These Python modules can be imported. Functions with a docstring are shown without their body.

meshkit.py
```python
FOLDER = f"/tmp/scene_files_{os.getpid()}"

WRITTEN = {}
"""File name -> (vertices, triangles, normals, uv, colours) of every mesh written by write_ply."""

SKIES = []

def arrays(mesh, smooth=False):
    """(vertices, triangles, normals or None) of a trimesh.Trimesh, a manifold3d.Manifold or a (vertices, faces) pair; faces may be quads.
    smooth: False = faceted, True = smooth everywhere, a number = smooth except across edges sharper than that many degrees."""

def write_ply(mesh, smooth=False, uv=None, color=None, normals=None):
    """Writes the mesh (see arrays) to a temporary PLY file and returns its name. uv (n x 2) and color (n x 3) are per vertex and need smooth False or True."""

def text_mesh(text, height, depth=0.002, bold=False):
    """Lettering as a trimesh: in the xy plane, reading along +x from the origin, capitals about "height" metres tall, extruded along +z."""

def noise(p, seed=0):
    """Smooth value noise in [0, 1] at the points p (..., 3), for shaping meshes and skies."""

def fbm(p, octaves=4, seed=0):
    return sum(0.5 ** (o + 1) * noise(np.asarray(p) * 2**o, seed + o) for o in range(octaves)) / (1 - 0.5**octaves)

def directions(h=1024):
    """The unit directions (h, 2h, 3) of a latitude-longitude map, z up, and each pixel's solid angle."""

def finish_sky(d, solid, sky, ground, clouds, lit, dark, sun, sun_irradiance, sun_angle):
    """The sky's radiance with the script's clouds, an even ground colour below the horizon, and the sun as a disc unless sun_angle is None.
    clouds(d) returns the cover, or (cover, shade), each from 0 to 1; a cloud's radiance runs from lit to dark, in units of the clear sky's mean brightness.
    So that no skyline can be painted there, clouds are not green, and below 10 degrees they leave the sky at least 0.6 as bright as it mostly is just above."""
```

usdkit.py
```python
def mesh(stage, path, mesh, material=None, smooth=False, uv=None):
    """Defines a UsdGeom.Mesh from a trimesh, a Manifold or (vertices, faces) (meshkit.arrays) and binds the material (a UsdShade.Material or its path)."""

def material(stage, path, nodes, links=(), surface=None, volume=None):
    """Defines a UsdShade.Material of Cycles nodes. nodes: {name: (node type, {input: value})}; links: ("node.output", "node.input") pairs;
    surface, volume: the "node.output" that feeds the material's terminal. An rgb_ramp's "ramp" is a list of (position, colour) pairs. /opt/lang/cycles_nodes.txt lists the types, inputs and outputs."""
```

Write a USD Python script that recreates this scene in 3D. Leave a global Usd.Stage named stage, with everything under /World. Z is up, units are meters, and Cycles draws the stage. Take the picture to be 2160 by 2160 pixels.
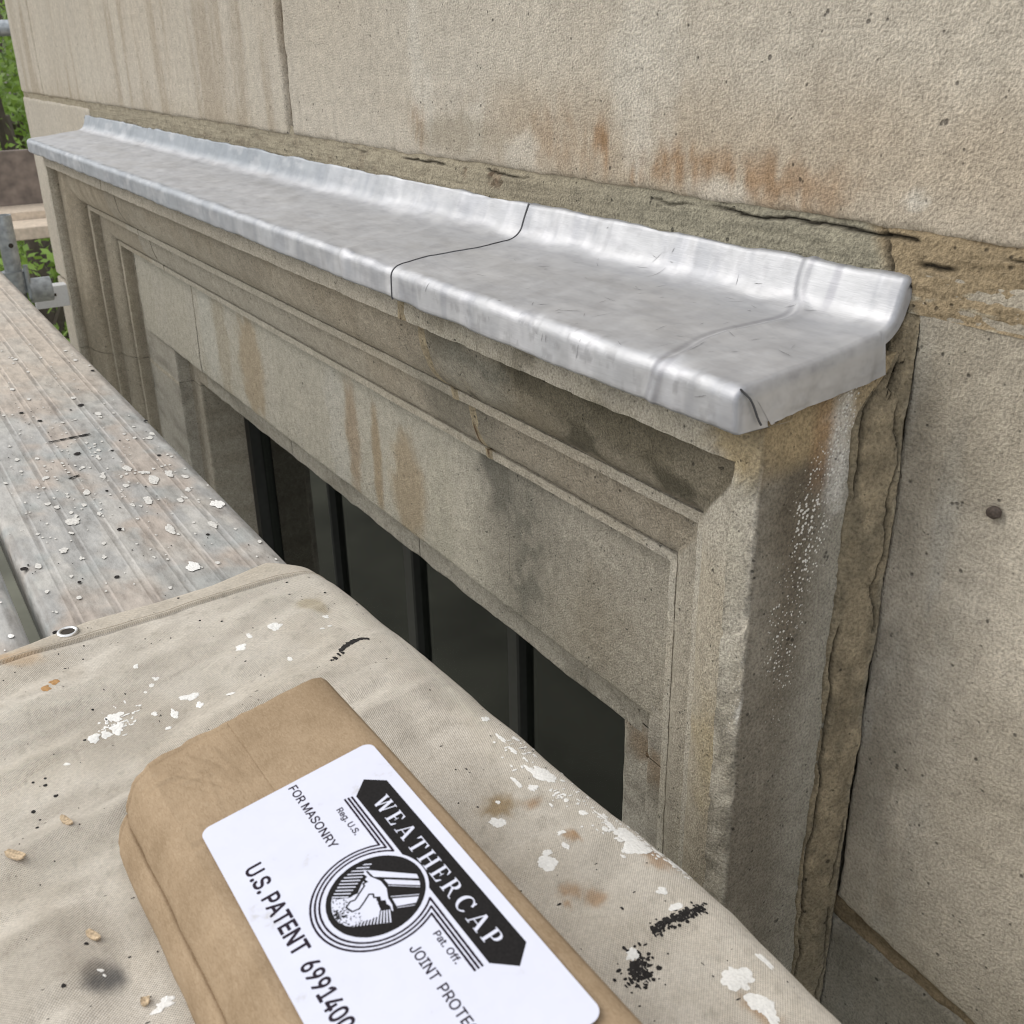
import math, random
import numpy as np
import trimesh, meshkit, usdkit
from meshkit import fbm, noise
from pxr import Usd, UsdGeom, UsdLux, UsdShade, Gf, Sdf, Vt
from shapely.geometry import Polygon, LineString, Point, box, MultiPolygon
from shapely import affinity
from shapely.ops import unary_union

stage = Usd.Stage.CreateInMemory()
UsdGeom.SetStageUpAxis(stage, UsdGeom.Tokens.z)
UsdGeom.SetStageMetersPerUnit(stage, 1.0)
UsdGeom.Xform.Define(stage, '/World')
UsdGeom.Scope.Define(stage, '/World/Looks')
T = Sdf.ValueTypeNames
rng = np.random.default_rng(7)

# ------------------------------------------------------------------ camera
EYE = np.array([0.46966, -0.60692, 0.20210])
RIGHT = np.array([0.53196399, 0.84657729, -0.01792231])
DOWN = np.array([0.33620180, -0.23059034, -0.91312455])
FWD = np.array([-0.77716322, 0.47972387, -0.40728657])
FOC = 2228.06                     # focal length in pixels of a 2160 pixel frame
cam = UsdGeom.Camera.Define(stage, '/World/camera')
m = Gf.Matrix4d(1.0)
m.SetRow(0, Gf.Vec4d(*RIGHT, 0)); m.SetRow(1, Gf.Vec4d(*(-DOWN), 0)); m.SetRow(2, Gf.Vec4d(*(-FWD), 0)); m.SetRow(3, Gf.Vec4d(*EYE, 1))
cam.AddTransformOp().Set(m)
cam.CreateHorizontalApertureAttr(36.0); cam.CreateVerticalApertureAttr(36.0)
cam.CreateFocalLengthAttr(36.0 * FOC / 2160)
cam.CreateClippingRangeAttr(Gf.Vec2f(0.02, 300))
cam.CreateFStopAttr(19.0); cam.CreateFocusDistanceAttr(1.0)
EXPOSURE = 0.62
cam.CreateExposureAttr(EXPOSURE)

# ------------------------------------------------------------------ sky and sun (bright overcast)
SUN = np.array([-0.62, -0.72, 0.72]); SUN /= np.linalg.norm(SUN)
sky_mat = usdkit.material(stage, '/World/Looks/sky', {
    'sky': ('sky_texture', {'sky_type': 'single_scattering', 'sun_disc': False, 'sun_elevation': math.asin(SUN[2]), 'sun_rotation': math.atan2(SUN[0], SUN[1])}),
    'tc': ('texture_coordinate', {}),
    'n': ('noise_texture', {'scale': 2.2, 'detail': 5.0, 'roughness': 0.55}),
    'cl': ('rgb_ramp', {'ramp': [(0.3, (0.84, 0.87, 0.92)), (0.7, (1.1, 1.1, 1.12))]}),
    'sp': ('separate_xyz', {}), 'gr': ('map_range', {'from_min': 0.0, 'from_max': 1.0, 'to_min': 6.2, 'to_max': 9.0, 'clamp': True}), 'cm': ('vector_math', {'math_type': 'scale'}),
    'mx': ('mix', {'fac': 0.86}),
    'bg': ('background_shader', {'strength': 0.105})},
    [('tc.generated', 'n.vector'), ('n.fac', 'cl.fac'), ('sky.color', 'mx.color1'), ('tc.generated', 'sp.vector'), ('sp.z', 'gr.value'), ('gr.result', 'cm.scale'), ('cl.color', 'cm.vector1'), ('cm.vector', 'mx.color2'), ('mx.color', 'bg.color')], surface='bg.background')
dome = UsdLux.DomeLight.Define(stage, '/World/sky')
UsdShade.MaterialBindingAPI.Apply(dome.GetPrim()).Bind(sky_mat)
sun = UsdLux.DistantLight.Define(stage, '/World/sun')
sun.CreateNormalizeAttr(True); sun.CreateIntensityAttr(0.36); sun.CreateAngleAttr(45.0); sun.CreateColorAttr(Gf.Vec3f(1.0, 0.95, 0.87))
zz = SUN; xx = np.cross([0, 0, 1], zz); xx /= np.linalg.norm(xx); yy = np.cross(zz, xx)
ms = Gf.Matrix4d(1.0)
for i, r in enumerate((xx, yy, zz)): ms.SetRow(i, Gf.Vec4d(*map(float, r), 0))
sun.AddTransformOp().Set(ms)

# ------------------------------------------------------------------ helpers
USED = {}
def numbered(parent, name):
    k = (parent, name); n = USED.get(k, 0); USED[k] = n + 1
    return f'{parent}/{name}' + (f'_{n:03d}' if n else '')
def tag(prim, label=None, cat=None, group=None, kind=None):
    for k, v in (('label', label), ('category', cat), ('group', group), ('kind', kind)):
        if v: prim.SetCustomDataByKey(k, v)
def thing(name, label, cat, group=None, kind=None, loc=(0, 0, 0), rotz=0.0):
    x = UsdGeom.Xform.Define(stage, numbered('/World', name))
    x.AddTranslateOp().Set(Gf.Vec3d(*map(float, loc)))
    if rotz: x.AddRotateZOp().Set(math.degrees(rotz))
    tag(x.GetPrim(), label, cat, group, kind)
    return str(x.GetPath())
def put(parent, name, V, F, mat, tint=None, speck=None, smooth=True, label=None, cat=None, group=None, kind=None, off=None):
    """One Mesh prim. F: (n,3) or (n,4) faces. tint: linear colour per vertex."""
    V = np.asarray(V, float); F = np.asarray(F, int)
    if off is not None: V = V - np.asarray(off)
    mesh = UsdGeom.Mesh.Define(stage, numbered(parent, name))
    mesh.CreatePointsAttr(Vt.Vec3fArray.FromNumpy(V.astype(np.float32)))
    mesh.CreateFaceVertexCountsAttr(Vt.IntArray.FromNumpy(np.full(len(F), F.shape[1], np.int32)))
    mesh.CreateFaceVertexIndicesAttr(Vt.IntArray.FromNumpy(F.astype(np.int32).ravel()))
    mesh.CreateSubdivisionSchemeAttr('none')
    if smooth:
        n = np.zeros_like(V)
        tri = F if F.shape[1] == 3 else np.vstack([F[:, [0, 1, 2]], F[:, [0, 2, 3]]])
        fn = np.cross(V[tri[:, 1]] - V[tri[:, 0]], V[tri[:, 2]] - V[tri[:, 0]])
        for k in range(3): np.add.at(n, tri[:, k], fn)
        l = np.linalg.norm(n, axis=1, keepdims=True)
        n = np.where(l > 0, n / np.maximum(l, 1e-30), [0, 0, 1.0])
        mesh.CreateNormalsAttr(Vt.Vec3fArray.FromNumpy(n.astype(np.float32))); mesh.SetNormalsInterpolation('vertex')
    api = UsdGeom.PrimvarsAPI(mesh)
    if tint is not None:
        tint = np.clip(np.broadcast_to(np.asarray(tint, float), (len(V), 3)), 0.005, 0.95)
        api.CreatePrimvar('tint', T.Color3fArray, 'vertex').Set(Vt.Vec3fArray.FromNumpy(np.ascontiguousarray(tint, np.float32)))
    if speck is not None:
        s = np.clip(np.asarray(speck, float), 0, 1)
        api.CreatePrimvar('speck', T.Color3fArray, 'vertex').Set(Vt.Vec3fArray.FromNumpy(np.repeat(s[:, None], 3, 1).astype(np.float32)))
    UsdShade.MaterialBindingAPI.Apply(mesh.GetPrim()).Bind(mat)
    tag(mesh.GetPrim(), label, cat, group, kind)
    return str(mesh.GetPath())
def put_tm(parent, name, tm, mat, smooth=False, **kw):
    v, f, _ = meshkit.arrays(tm)
    if smooth:                    # weld then shade smooth
        t = trimesh.Trimesh(v, f, process=True); v, f = np.array(t.vertices), np.array(t.faces)
    return put(parent, name, v, f, mat, smooth=bool(smooth), **kw)
def quads(n, m):
    i = np.arange(n - 1)[:, None] * m + np.arange(m - 1)[None]
    i = i.ravel()
    return np.stack([i, i + 1, i + m + 1, i + m], 1)
def grid(P):
    n, m = P.shape[:2]
    return P.reshape(-1, 3), quads(n, m)
def sm(a, b, x):
    t = np.clip((x - a) / (b - a), 0, 1); return t * t * (3 - 2 * t)
def mixc(c, col, k):
    k = np.asarray(k)[..., None]; return c * (1 - k) + np.asarray(col) * k
def blob(a, b, ca, cb, ra, rb, seed=0, rough=0.7, s=0.03, soft=0.45):
    """soft-edged stain in plane coordinates"""
    d = np.sqrt(((a - ca) / ra) ** 2 + ((b - cb) / rb) ** 2)
    d = d + (fbm(np.stack([a / s, b / s, np.full_like(a, seed * 1.7)], -1), 4, seed) - 0.5) * rough * 2
    return 1 - sm(1 - soft, 1 + soft, d)
def at(px, py, axis, val):
    """a point of the 1932 pixel view dropped on the plane axis = val (used to read real positions off the photograph)"""
    d = RIGHT * ((px * 2160 / 1932 - 1080) / FOC) + DOWN * ((py * 2160 / 1932 - 1080) / FOC) + FWD
    return EYE + d * ((val - EYE[axis]) / d[axis])
def boxm(x0, x1, y0, y1, z0, z1, bevel=0.0):
    b = trimesh.creation.box(bounds=[[x0, y0, z0], [x1, y1, z1]])
    if bevel:
        pts = [[x + sx * bevel * (k != 0) , y + sy * bevel * (k != 1), z + sz * bevel * (k != 2)] for x, sx in ((x0, 1), (x1, -1)) for y, sy in ((y0, 1), (y1, -1)) for z, sz in ((z0, 1), (z1, -1)) for k in range(3)]
        b = trimesh.convex.convex_hull(np.array(pts))
    return b
def tube(p0, p1, r, sec=24):
    return trimesh.creation.cylinder(radius=r, segment=[p0, p1], sections=sec)
def cat_m(l): return trimesh.util.concatenate(l)

# ------------------------------------------------------------------ materials
L = '/World/Looks/'
def simple(name, col, rough=0.7, metal=0.0, bump=0.0, scale=200, var=0.15, **kw):
    nodes = {'g': ('geometry', {}), 'n': ('noise_texture', {'scale': scale, 'detail': 4.0}),
             'r': ('rgb_ramp', {'ramp': [(0.3, tuple(c * (1 - var) for c in col)), (0.7, tuple(min(1, c * (1 + var)) for c in col))]}),
             'p': ('principled_bsdf', {'roughness': rough, 'metallic': metal, **kw})}
    links = [('g.position', 'n.vector'), ('n.fac', 'r.fac'), ('r.color', 'p.base_color')]
    if bump:
        nodes['b'] = ('bump', {'strength': 1.0, 'distance': bump}); links += [('n.fac', 'b.height'), ('b.normal', 'p.normal')]
    return usdkit.material(stage, L + name, nodes, links, surface='p.BSDF')
def stone_material(name, grain=260.0, depth=0.0022, pits=150.0, contrast=(0.80, 1.14), pit_dark=0.45, rough=0.92):
    """tint (from the mesh) x grain, dark pits, white efflorescence specks where 'speck' allows"""
    nodes = {
        'g': ('geometry', {}), 'a': ('attribute', {'attribute': 'tint'}), 's': ('attribute', {'attribute': 'speck'}),
        'n': ('noise_texture', {'scale': grain, 'detail': 3.0, 'roughness': 0.6}),
        'n2': ('noise_texture', {'scale': grain * 0.18, 'detail': 4.0, 'roughness': 0.6}),
        'v': ('voronoi_texture', {'scale': pits, 'randomness': 1.0}),
        'gr': ('rgb_ramp', {'ramp': [(0.28, (contrast[0],) * 3), (0.5, (1.0,) * 3), (0.72, (contrast[1],) * 3)]}),
        'gr2': ('rgb_ramp', {'ramp': [(0.3, (0.83, 0.825, 0.81)), (0.7, (1.11, 1.11, 1.10))]}),
        'pn': ('noise_texture', {'scale': pits * 0.55, 'detail': 1.0}),
        'pm': ('math', {'math_type': 'multiply_add', 'value2': -1.4, 'value3': 0.95}),
        'pa': ('math', {'math_type': 'add'}),
        'pr': ('rgb_ramp', {'ramp': [(0.12, (pit_dark,) * 3), (0.26, (1.0,) * 3)]}),
        'm1': ('mix', {'mix_type': 'multiply', 'fac': 1.0}), 'm2': ('mix', {'mix_type': 'multiply', 'fac': 1.0}), 'm3': ('mix', {'mix_type': 'multiply', 'fac': 1.0}),
        'wv': ('voronoi_texture', {'scale': 330.0}), 'wn': ('noise_texture', {'scale': 70.0, 'detail': 4.0, 'roughness': 0.7}),
        'w1': ('math', {'math_type': 'multiply_add', 'value2': 0.9, 'value3': -0.06}),
        'w2': ('math', {'math_type': 'multiply'}), 'w3': ('math', {'math_type': 'subtract'}),
        'w4': ('map_range', {'from_min': -0.03, 'from_max': 0.06, 'clamp': True}),
        'm4': ('mix', {'color2': (0.62, 0.60, 0.55)}),
        'h1': ('math', {'math_type': 'multiply_add', 'value2': 0.8}),
        'h2': ('math', {'math_type': 'add'}),
        'b': ('bump', {'strength': 1.0, 'distance': depth}),
        'p': ('principled_bsdf', {'roughness': rough, 'specular_ior_level': 0.25, 'diffuse_roughness': 0.6})}
    links = [('g.position', k + '.vector') for k in ('n', 'n2', 'v', 'pn', 'wv', 'wn')]
    links += [('n.fac', 'gr.fac'), ('n2.fac', 'gr2.fac'), ('pn.fac', 'pm.value1'), ('v.distance', 'pa.value1'), ('pm.value', 'pa.value2'), ('pa.value', 'pr.fac'),
              ('a.color', 'm1.color1'), ('gr.color', 'm1.color2'), ('m1.color', 'm2.color1'), ('gr2.color', 'm2.color2'), ('m2.color', 'm3.color1'), ('pr.color', 'm3.color2'),
              ('wn.fac', 'w1.value1'), ('w1.value', 'w2.value1'), ('s.fac', 'w2.value2'), ('w2.value', 'w3.value1'), ('wv.distance', 'w3.value2'), ('w3.value', 'w4.value'), ('w4.result', 'm4.fac'), ('m3.color', 'm4.color1'), ('m4.color', 'p.base_color'),
              ('n2.fac', 'h1.value1'), ('n.fac', 'h1.value3'), ('h1.value', 'h2.value1'), ('pr.color', 'h2.value2'), ('h2.value', 'b.height'), ('b.normal', 'p.normal')]
    return usdkit.material(stage, L + name, nodes, links, surface='p.BSDF')
STONE = stone_material('limestone', grain=400.0, depth=0.0030, pits=150.0, contrast=(0.66, 1.26), pit_dark=0.4)
WORN = stone_material('weathered_limestone', grain=430.0, depth=0.0030, pits=190.0, contrast=(0.60, 1.32), pit_dark=0.4)
MORTAR = stone_material('lime_mortar', grain=380.0, depth=0.0036, pits=130.0, contrast=(0.62, 1.28), pit_dark=0.35)
LEAD = usdkit.material(stage, L + 'lead', {
    'g': ('geometry', {}), 'a': ('attribute', {'attribute': 'tint'}),
    'mp': ('mapping', {'scale': (22.0, 70.0, 70.0)}), 'mp2': ('mapping', {'scale': (60.0, 900.0, 900.0)}),
    'n': ('noise_texture', {'scale': 1.0, 'detail': 5.0, 'roughness': 0.65}), 'n2': ('noise_texture', {'scale': 1.0, 'detail': 3.0, 'roughness': 0.6}), 'n3': ('noise_texture', {'scale': 55.0, 'detail': 5.0, 'roughness': 0.6}),
    'c': ('rgb_ramp', {'ramp': [(0.28, (0.84, 0.84, 0.85)), (0.5, (1.0, 1.0, 1.0)), (0.75, (1.08, 1.08, 1.08))]}),
    'c2': ('rgb_ramp', {'ramp': [(0.25, (0.93, 0.93, 0.94)), (0.7, (1.03, 1.03, 1.02))]}),
    'm': ('mix', {'mix_type': 'multiply', 'fac': 1.0}), 'm2': ('mix', {'mix_type': 'multiply', 'fac': 1.0}),
    'r': ('map_range', {'from_min': 0.3, 'from_max': 0.7, 'to_min': 0.46, 'to_max': 0.62}),
    'h': ('math', {'math_type': 'add'}), 'b': ('bump', {'strength': 0.35, 'distance': 0.0004}),
    'p': ('principled_bsdf', {'metallic': 0.55, 'specular_ior_level': 0.6})},
    [('g.position', 'mp.vector'), ('g.position', 'mp2.vector'), ('mp.vector', 'n.vector'), ('mp2.vector', 'n2.vector'), ('g.position', 'n3.vector'), ('n.fac', 'c.fac'), ('n3.fac', 'c2.fac'),
     ('a.color', 'm.color1'), ('c.color', 'm.color2'), ('m.color', 'm2.color1'), ('c2.color', 'm2.color2'), ('m2.color', 'p.base_color'), ('n3.fac', 'r.value'), ('r.result', 'p.roughness'),
     ('n.fac', 'h.value1'), ('n2.fac', 'h.value2'), ('h.value', 'b.height'), ('b.normal', 'p.normal')], surface='p.BSDF')
LEAD_DARK = simple('lead_dark_line', (0.07, 0.07, 0.075), 0.6, 0.3, var=0.2)  # dark tone for the lines drawn along the lap and the fold
DECK = usdkit.material(stage, L + 'worn_aluminium', {
    'g': ('geometry', {}), 'a': ('attribute', {'attribute': 'tint'}),
    'mp': ('mapping', {'scale': (30.0, 90.0, 90.0)}),
    'n': ('noise_texture', {'scale': 1.0, 'detail': 6.0, 'roughness': 0.7}), 'n2': ('noise_texture', {'scale': 420.0, 'detail': 3.0}),
    'c': ('rgb_ramp', {'ramp': [(0.3, (0.62, 0.61, 0.60)), (0.5, (0.97, 0.97, 0.97)), (0.72, (1.30, 1.30, 1.30))]}),
    'm': ('mix', {'mix_type': 'multiply', 'fac': 1.0}), 'b': ('bump', {'strength': 0.5, 'distance': 0.0006}),
    'r': ('map_range', {'from_min': 0.3, 'from_max': 0.7, 'to_min': 0.55, 'to_max': 0.8}),
    'p': ('principled_bsdf', {'metallic': 0.1, 'specular_ior_level': 0.3})},
    [('g.position', 'mp.vector'), ('mp.vector', 'n.vector'), ('g.position', 'n2.vector'), ('n.fac', 'c.fac'), ('a.color', 'm.color1'), ('c.color', 'm.color2'), ('m.color', 'p.base_color'), ('n.fac', 'r.value'), ('r.result', 'p.roughness'), ('n2.fac', 'b.height'), ('b.normal', 'p.normal')], surface='p.BSDF')
KX = 2 * math.pi / 0.00175
CANVAS = usdkit.material(stage, L + 'canvas', {
    'g': ('geometry', {}), 'a': ('attribute', {'attribute': 'tint'}), 'x': ('separate_xyz', {}),
    'kx': ('math', {'math_type': 'multiply', 'value2': KX}), 'ky': ('math', {'math_type': 'multiply', 'value2': KX}),
    'sx': ('math', {'math_type': 'sine'}), 'sy': ('math', {'math_type': 'sine'}), 'w': ('math', {'math_type': 'multiply'}),
    'n': ('noise_texture', {'scale': 500.0, 'detail': 3.0}), 'n2': ('noise_texture', {'scale': 38.0, 'detail': 5.0, 'roughness': 0.65}),
    'wr': ('map_range', {'from_min': -1.0, 'from_max': 1.0, 'to_min': 0.76, 'to_max': 1.15}), 'nr': ('rgb_ramp', {'ramp': [(0.3, (0.86, 0.86, 0.86)), (0.7, (1.1, 1.1, 1.1))]}), 'nr2': ('rgb_ramp', {'ramp': [(0.3, (0.9, 0.89, 0.87)), (0.65, (1.05, 1.05, 1.05))]}),
    'm1': ('mix', {'mix_type': 'multiply', 'fac': 1.0}), 'm2': ('mix', {'mix_type': 'multiply', 'fac': 1.0}), 'm3': ('mix', {'mix_type': 'multiply', 'fac': 1.0}),
    'b': ('bump', {'strength': 0.55, 'distance': 0.0006}), 'p': ('principled_bsdf', {'roughness': 0.95, 'specular_ior_level': 0.15, 'sheen_weight': 0.15})},
    [('g.position', 'x.vector'), ('x.x', 'kx.value1'), ('x.y', 'ky.value1'), ('kx.value', 'sx.value1'), ('ky.value', 'sy.value1'), ('sx.value', 'w.value1'), ('sy.value', 'w.value2'),
     ('g.position', 'n.vector'), ('g.position', 'n2.vector'), ('w.value', 'wr.value'), ('n.fac', 'nr.fac'), ('n2.fac', 'nr2.fac'),
     ('a.color', 'm1.color1'), ('wr.result', 'm1.color2'), ('m1.color', 'm2.color1'), ('nr.color', 'm2.color2'), ('m2.color', 'm3.color1'), ('nr2.color', 'm3.color2'), ('m3.color', 'p.base_color'), ('w.value', 'b.height'), ('b.normal', 'p.normal')], surface='p.BSDF')
KRAFT = usdkit.material(stage, L + 'kraft_paper', {
    'g': ('geometry', {}), 'mp': ('mapping', {'scale': (300.0, 1100.0, 600.0)}), 'n': ('noise_texture', {'scale': 1.0, 'detail': 4.0, 'distortion': 1.5}), 'n2': ('noise_texture', {'scale': 26.0, 'detail': 5.0, 'roughness': 0.6}),
    'c': ('rgb_ramp', {'ramp': [(0.3, (0.255, 0.183, 0.113)), (0.5, (0.305, 0.224, 0.142)), (0.7, (0.35, 0.265, 0.175))]}),
    'c2': ('rgb_ramp', {'ramp': [(0.32, (0.82, 0.80, 0.77)), (0.52, (1.0, 1.0, 1.0)), (0.72, (1.08, 1.08, 1.08))]}),
    'm': ('mix', {'mix_type': 'multiply', 'fac': 1.0}), 'rd': ('noise_texture', {'type': 'ridged_multifractal', 'scale': 15.0, 'detail': 2.0, 'roughness': 0.4, 'distortion': 0.8}), 'hs': ('math', {'math_type': 'multiply_add', 'value2': 0.55}),
    'b': ('bump', {'strength': 0.6, 'distance': 0.0014}),
    'p': ('principled_bsdf', {'roughness': 0.8, 'specular_ior_level': 0.15})},
    [('g.position', 'mp.vector'), ('mp.vector', 'n.vector'), ('g.position', 'n2.vector'), ('n.fac', 'c.fac'), ('n2.fac', 'c2.fac'), ('c.color', 'm.color1'), ('c2.color', 'm.color2'), ('m.color', 'p.base_color'), ('g.position', 'rd.vector'), ('rd.fac', 'hs.value1'), ('n2.fac', 'hs.value3'), ('hs.value', 'b.height'), ('b.normal', 'p.normal')], surface='p.BSDF')
LABEL = usdkit.material(stage, L + 'label_paper', {
    'g': ('geometry', {}), 'n': ('noise_texture', {'scale': 40.0, 'detail': 6.0, 'roughness': 0.7}),
    'c': ('rgb_ramp', {'ramp': [(0.27, (0.47, 0.465, 0.48)), (0.38, (0.575, 0.59, 0.685)), (0.7, (0.60, 0.615, 0.72))]}),
    'p': ('principled_bsdf', {'roughness': 0.6, 'specular_ior_level': 0.2})},
    [('g.position', 'n.vector'), ('n.fac', 'c.fac'), ('c.color', 'p.base_color')], surface='p.BSDF')
INK = simple('black_ink', (0.012, 0.011, 0.011), 0.75, var=0.3, scale=900, specular_ior_level=0.12)
INK2 = simple('violet_black_ink', (0.020, 0.014, 0.022), 0.75, var=0.3, scale=900, specular_ior_level=0.12)
WHITE_PAINT = simple('dried_white_paint', (0.74, 0.73, 0.70), 0.75, bump=0.0008, scale=600, var=0.10, specular_ior_level=0.2)
OLD_PAINT = simple('worn_white_paint', (0.56, 0.545, 0.51), 0.85, scale=500, var=0.2, specular_ior_level=0.15)
TAN_PAINT = simple('tan_stain', (0.36, 0.20, 0.075), 0.8, scale=420, var=0.35)
BLACK_PAINT = simple('black_paint', (0.026, 0.024, 0.023), 0.9, scale=500, var=0.4, specular_ior_level=0.1)
THREAD = simple('canvas_thread', (0.36, 0.31, 0.24), 0.9, scale=700, var=0.25)
STEEL = simple('eyelet_steel', (0.62, 0.61, 0.59), 0.3, 1.0, scale=300, var=0.1)
GALV = simple('galvanised_steel', (0.33, 0.35, 0.36), 0.5, 0.7, bump=0.0006, scale=60, var=0.25)
TIMBER = simple('grey_brown_timber', (0.15, 0.118, 0.095), 0.85, bump=0.001, scale=22, var=0.35)
TIMBER_PALE = simple('pale_timber', (0.52, 0.43, 0.33), 0.85, bump=0.001, scale=60, var=0.15)
WHITE_METAL = simple('white_enamel', (0.55, 0.56, 0.57), 0.4, var=0.05)
FRAME = simple('dark_window_frame', (0.012, 0.012, 0.011), 0.4, scale=80, var=0.3)
ROOM = simple('dim_interior', (0.16, 0.165, 0.145), 0.9, scale=3, var=0.3)
WOODCHIP = simple('wood_chip', (0.43, 0.33, 0.215), 0.85, scale=700, var=0.45)
DARKHOLE = simple('dark_fill', (0.03, 0.024, 0.018), 0.95, var=0.3)  # near-black fill painted for the shade inside holes and open joints
GLASS = usdkit.material(stage, L + 'window_glass', {
    'f': ('fresnel', {'IOR': 1.52}), 't': ('transparent_bsdf', {'color': (0.74, 0.79, 0.74)}), 'gl': ('glossy_bsdf', {'color': (0.9, 0.92, 0.9), 'roughness': 0.015}), 'm': ('mix_closure', {})},
    [('f.fac', 'm.fac'), ('t.BSDF', 'm.closure1'), ('gl.BSDF', 'm.closure2')], surface='m.closure')
def leaf_material(name, c0, c1):
    return usdkit.material(stage, L + name, {
        'g': ('geometry', {}), 'n': ('noise_texture', {'scale': 1.6, 'detail': 3.0}), 'c': ('rgb_ramp', {'ramp': [(0.3, c0), (0.7, c1)]}),
        'd': ('principled_bsdf', {'roughness': 0.55}), 't': ('translucent_bsdf', {}), 'm': ('mix_closure', {'fac': 0.3})},
        [('g.position', 'n.vector'), ('n.fac', 'c.fac'), ('c.color', 'd.base_color'), ('c.color', 't.color'), ('d.BSDF', 'm.closure1'), ('t.BSDF', 'm.closure2')], surface='m.closure')
LEAF = leaf_material('leaves', (0.06, 0.105, 0.02), (0.16, 0.24, 0.045))
LEAF2 = leaf_material('fresh_leaves', (0.085, 0.15, 0.02), (0.24, 0.36, 0.06))
BARK = simple('bark', (0.07, 0.055, 0.04), 0.9, bump=0.01, scale=12, var=0.3)
BRICK = usdkit.material(stage, L + 'far_brick', {'g': ('geometry', {}), 'mp': ('mapping', {'rotation': (math.pi / 2, 0, math.pi / 2)}), 'b': ('brick_texture', {'color1': (0.27, 0.085, 0.06), 'color2': (0.20, 0.07, 0.05), 'mortar': (0.3, 0.27, 0.24), 'scale': 4.0}), 'p': ('principled_bsdf', {'roughness': 0.9})},
    [('g.position', 'mp.vector'), ('mp.vector', 'b.vector'), ('b.color', 'p.base_color')], surface='p.BSDF')
GROUND = simple('courtyard', (0.13, 0.13, 0.10), 0.95, scale=0.6, var=0.35)

# ------------------------------------------------------------------ ground, far below
put('/World', 'ground', [[-150, -150, -7], [150, -150, -7], [150, 150, -7], [-150, 150, -7]], [[0, 1, 2, 3]], GROUND, smooth=False, kind='structure', label='courtyard ground far below the scaffold')

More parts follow.
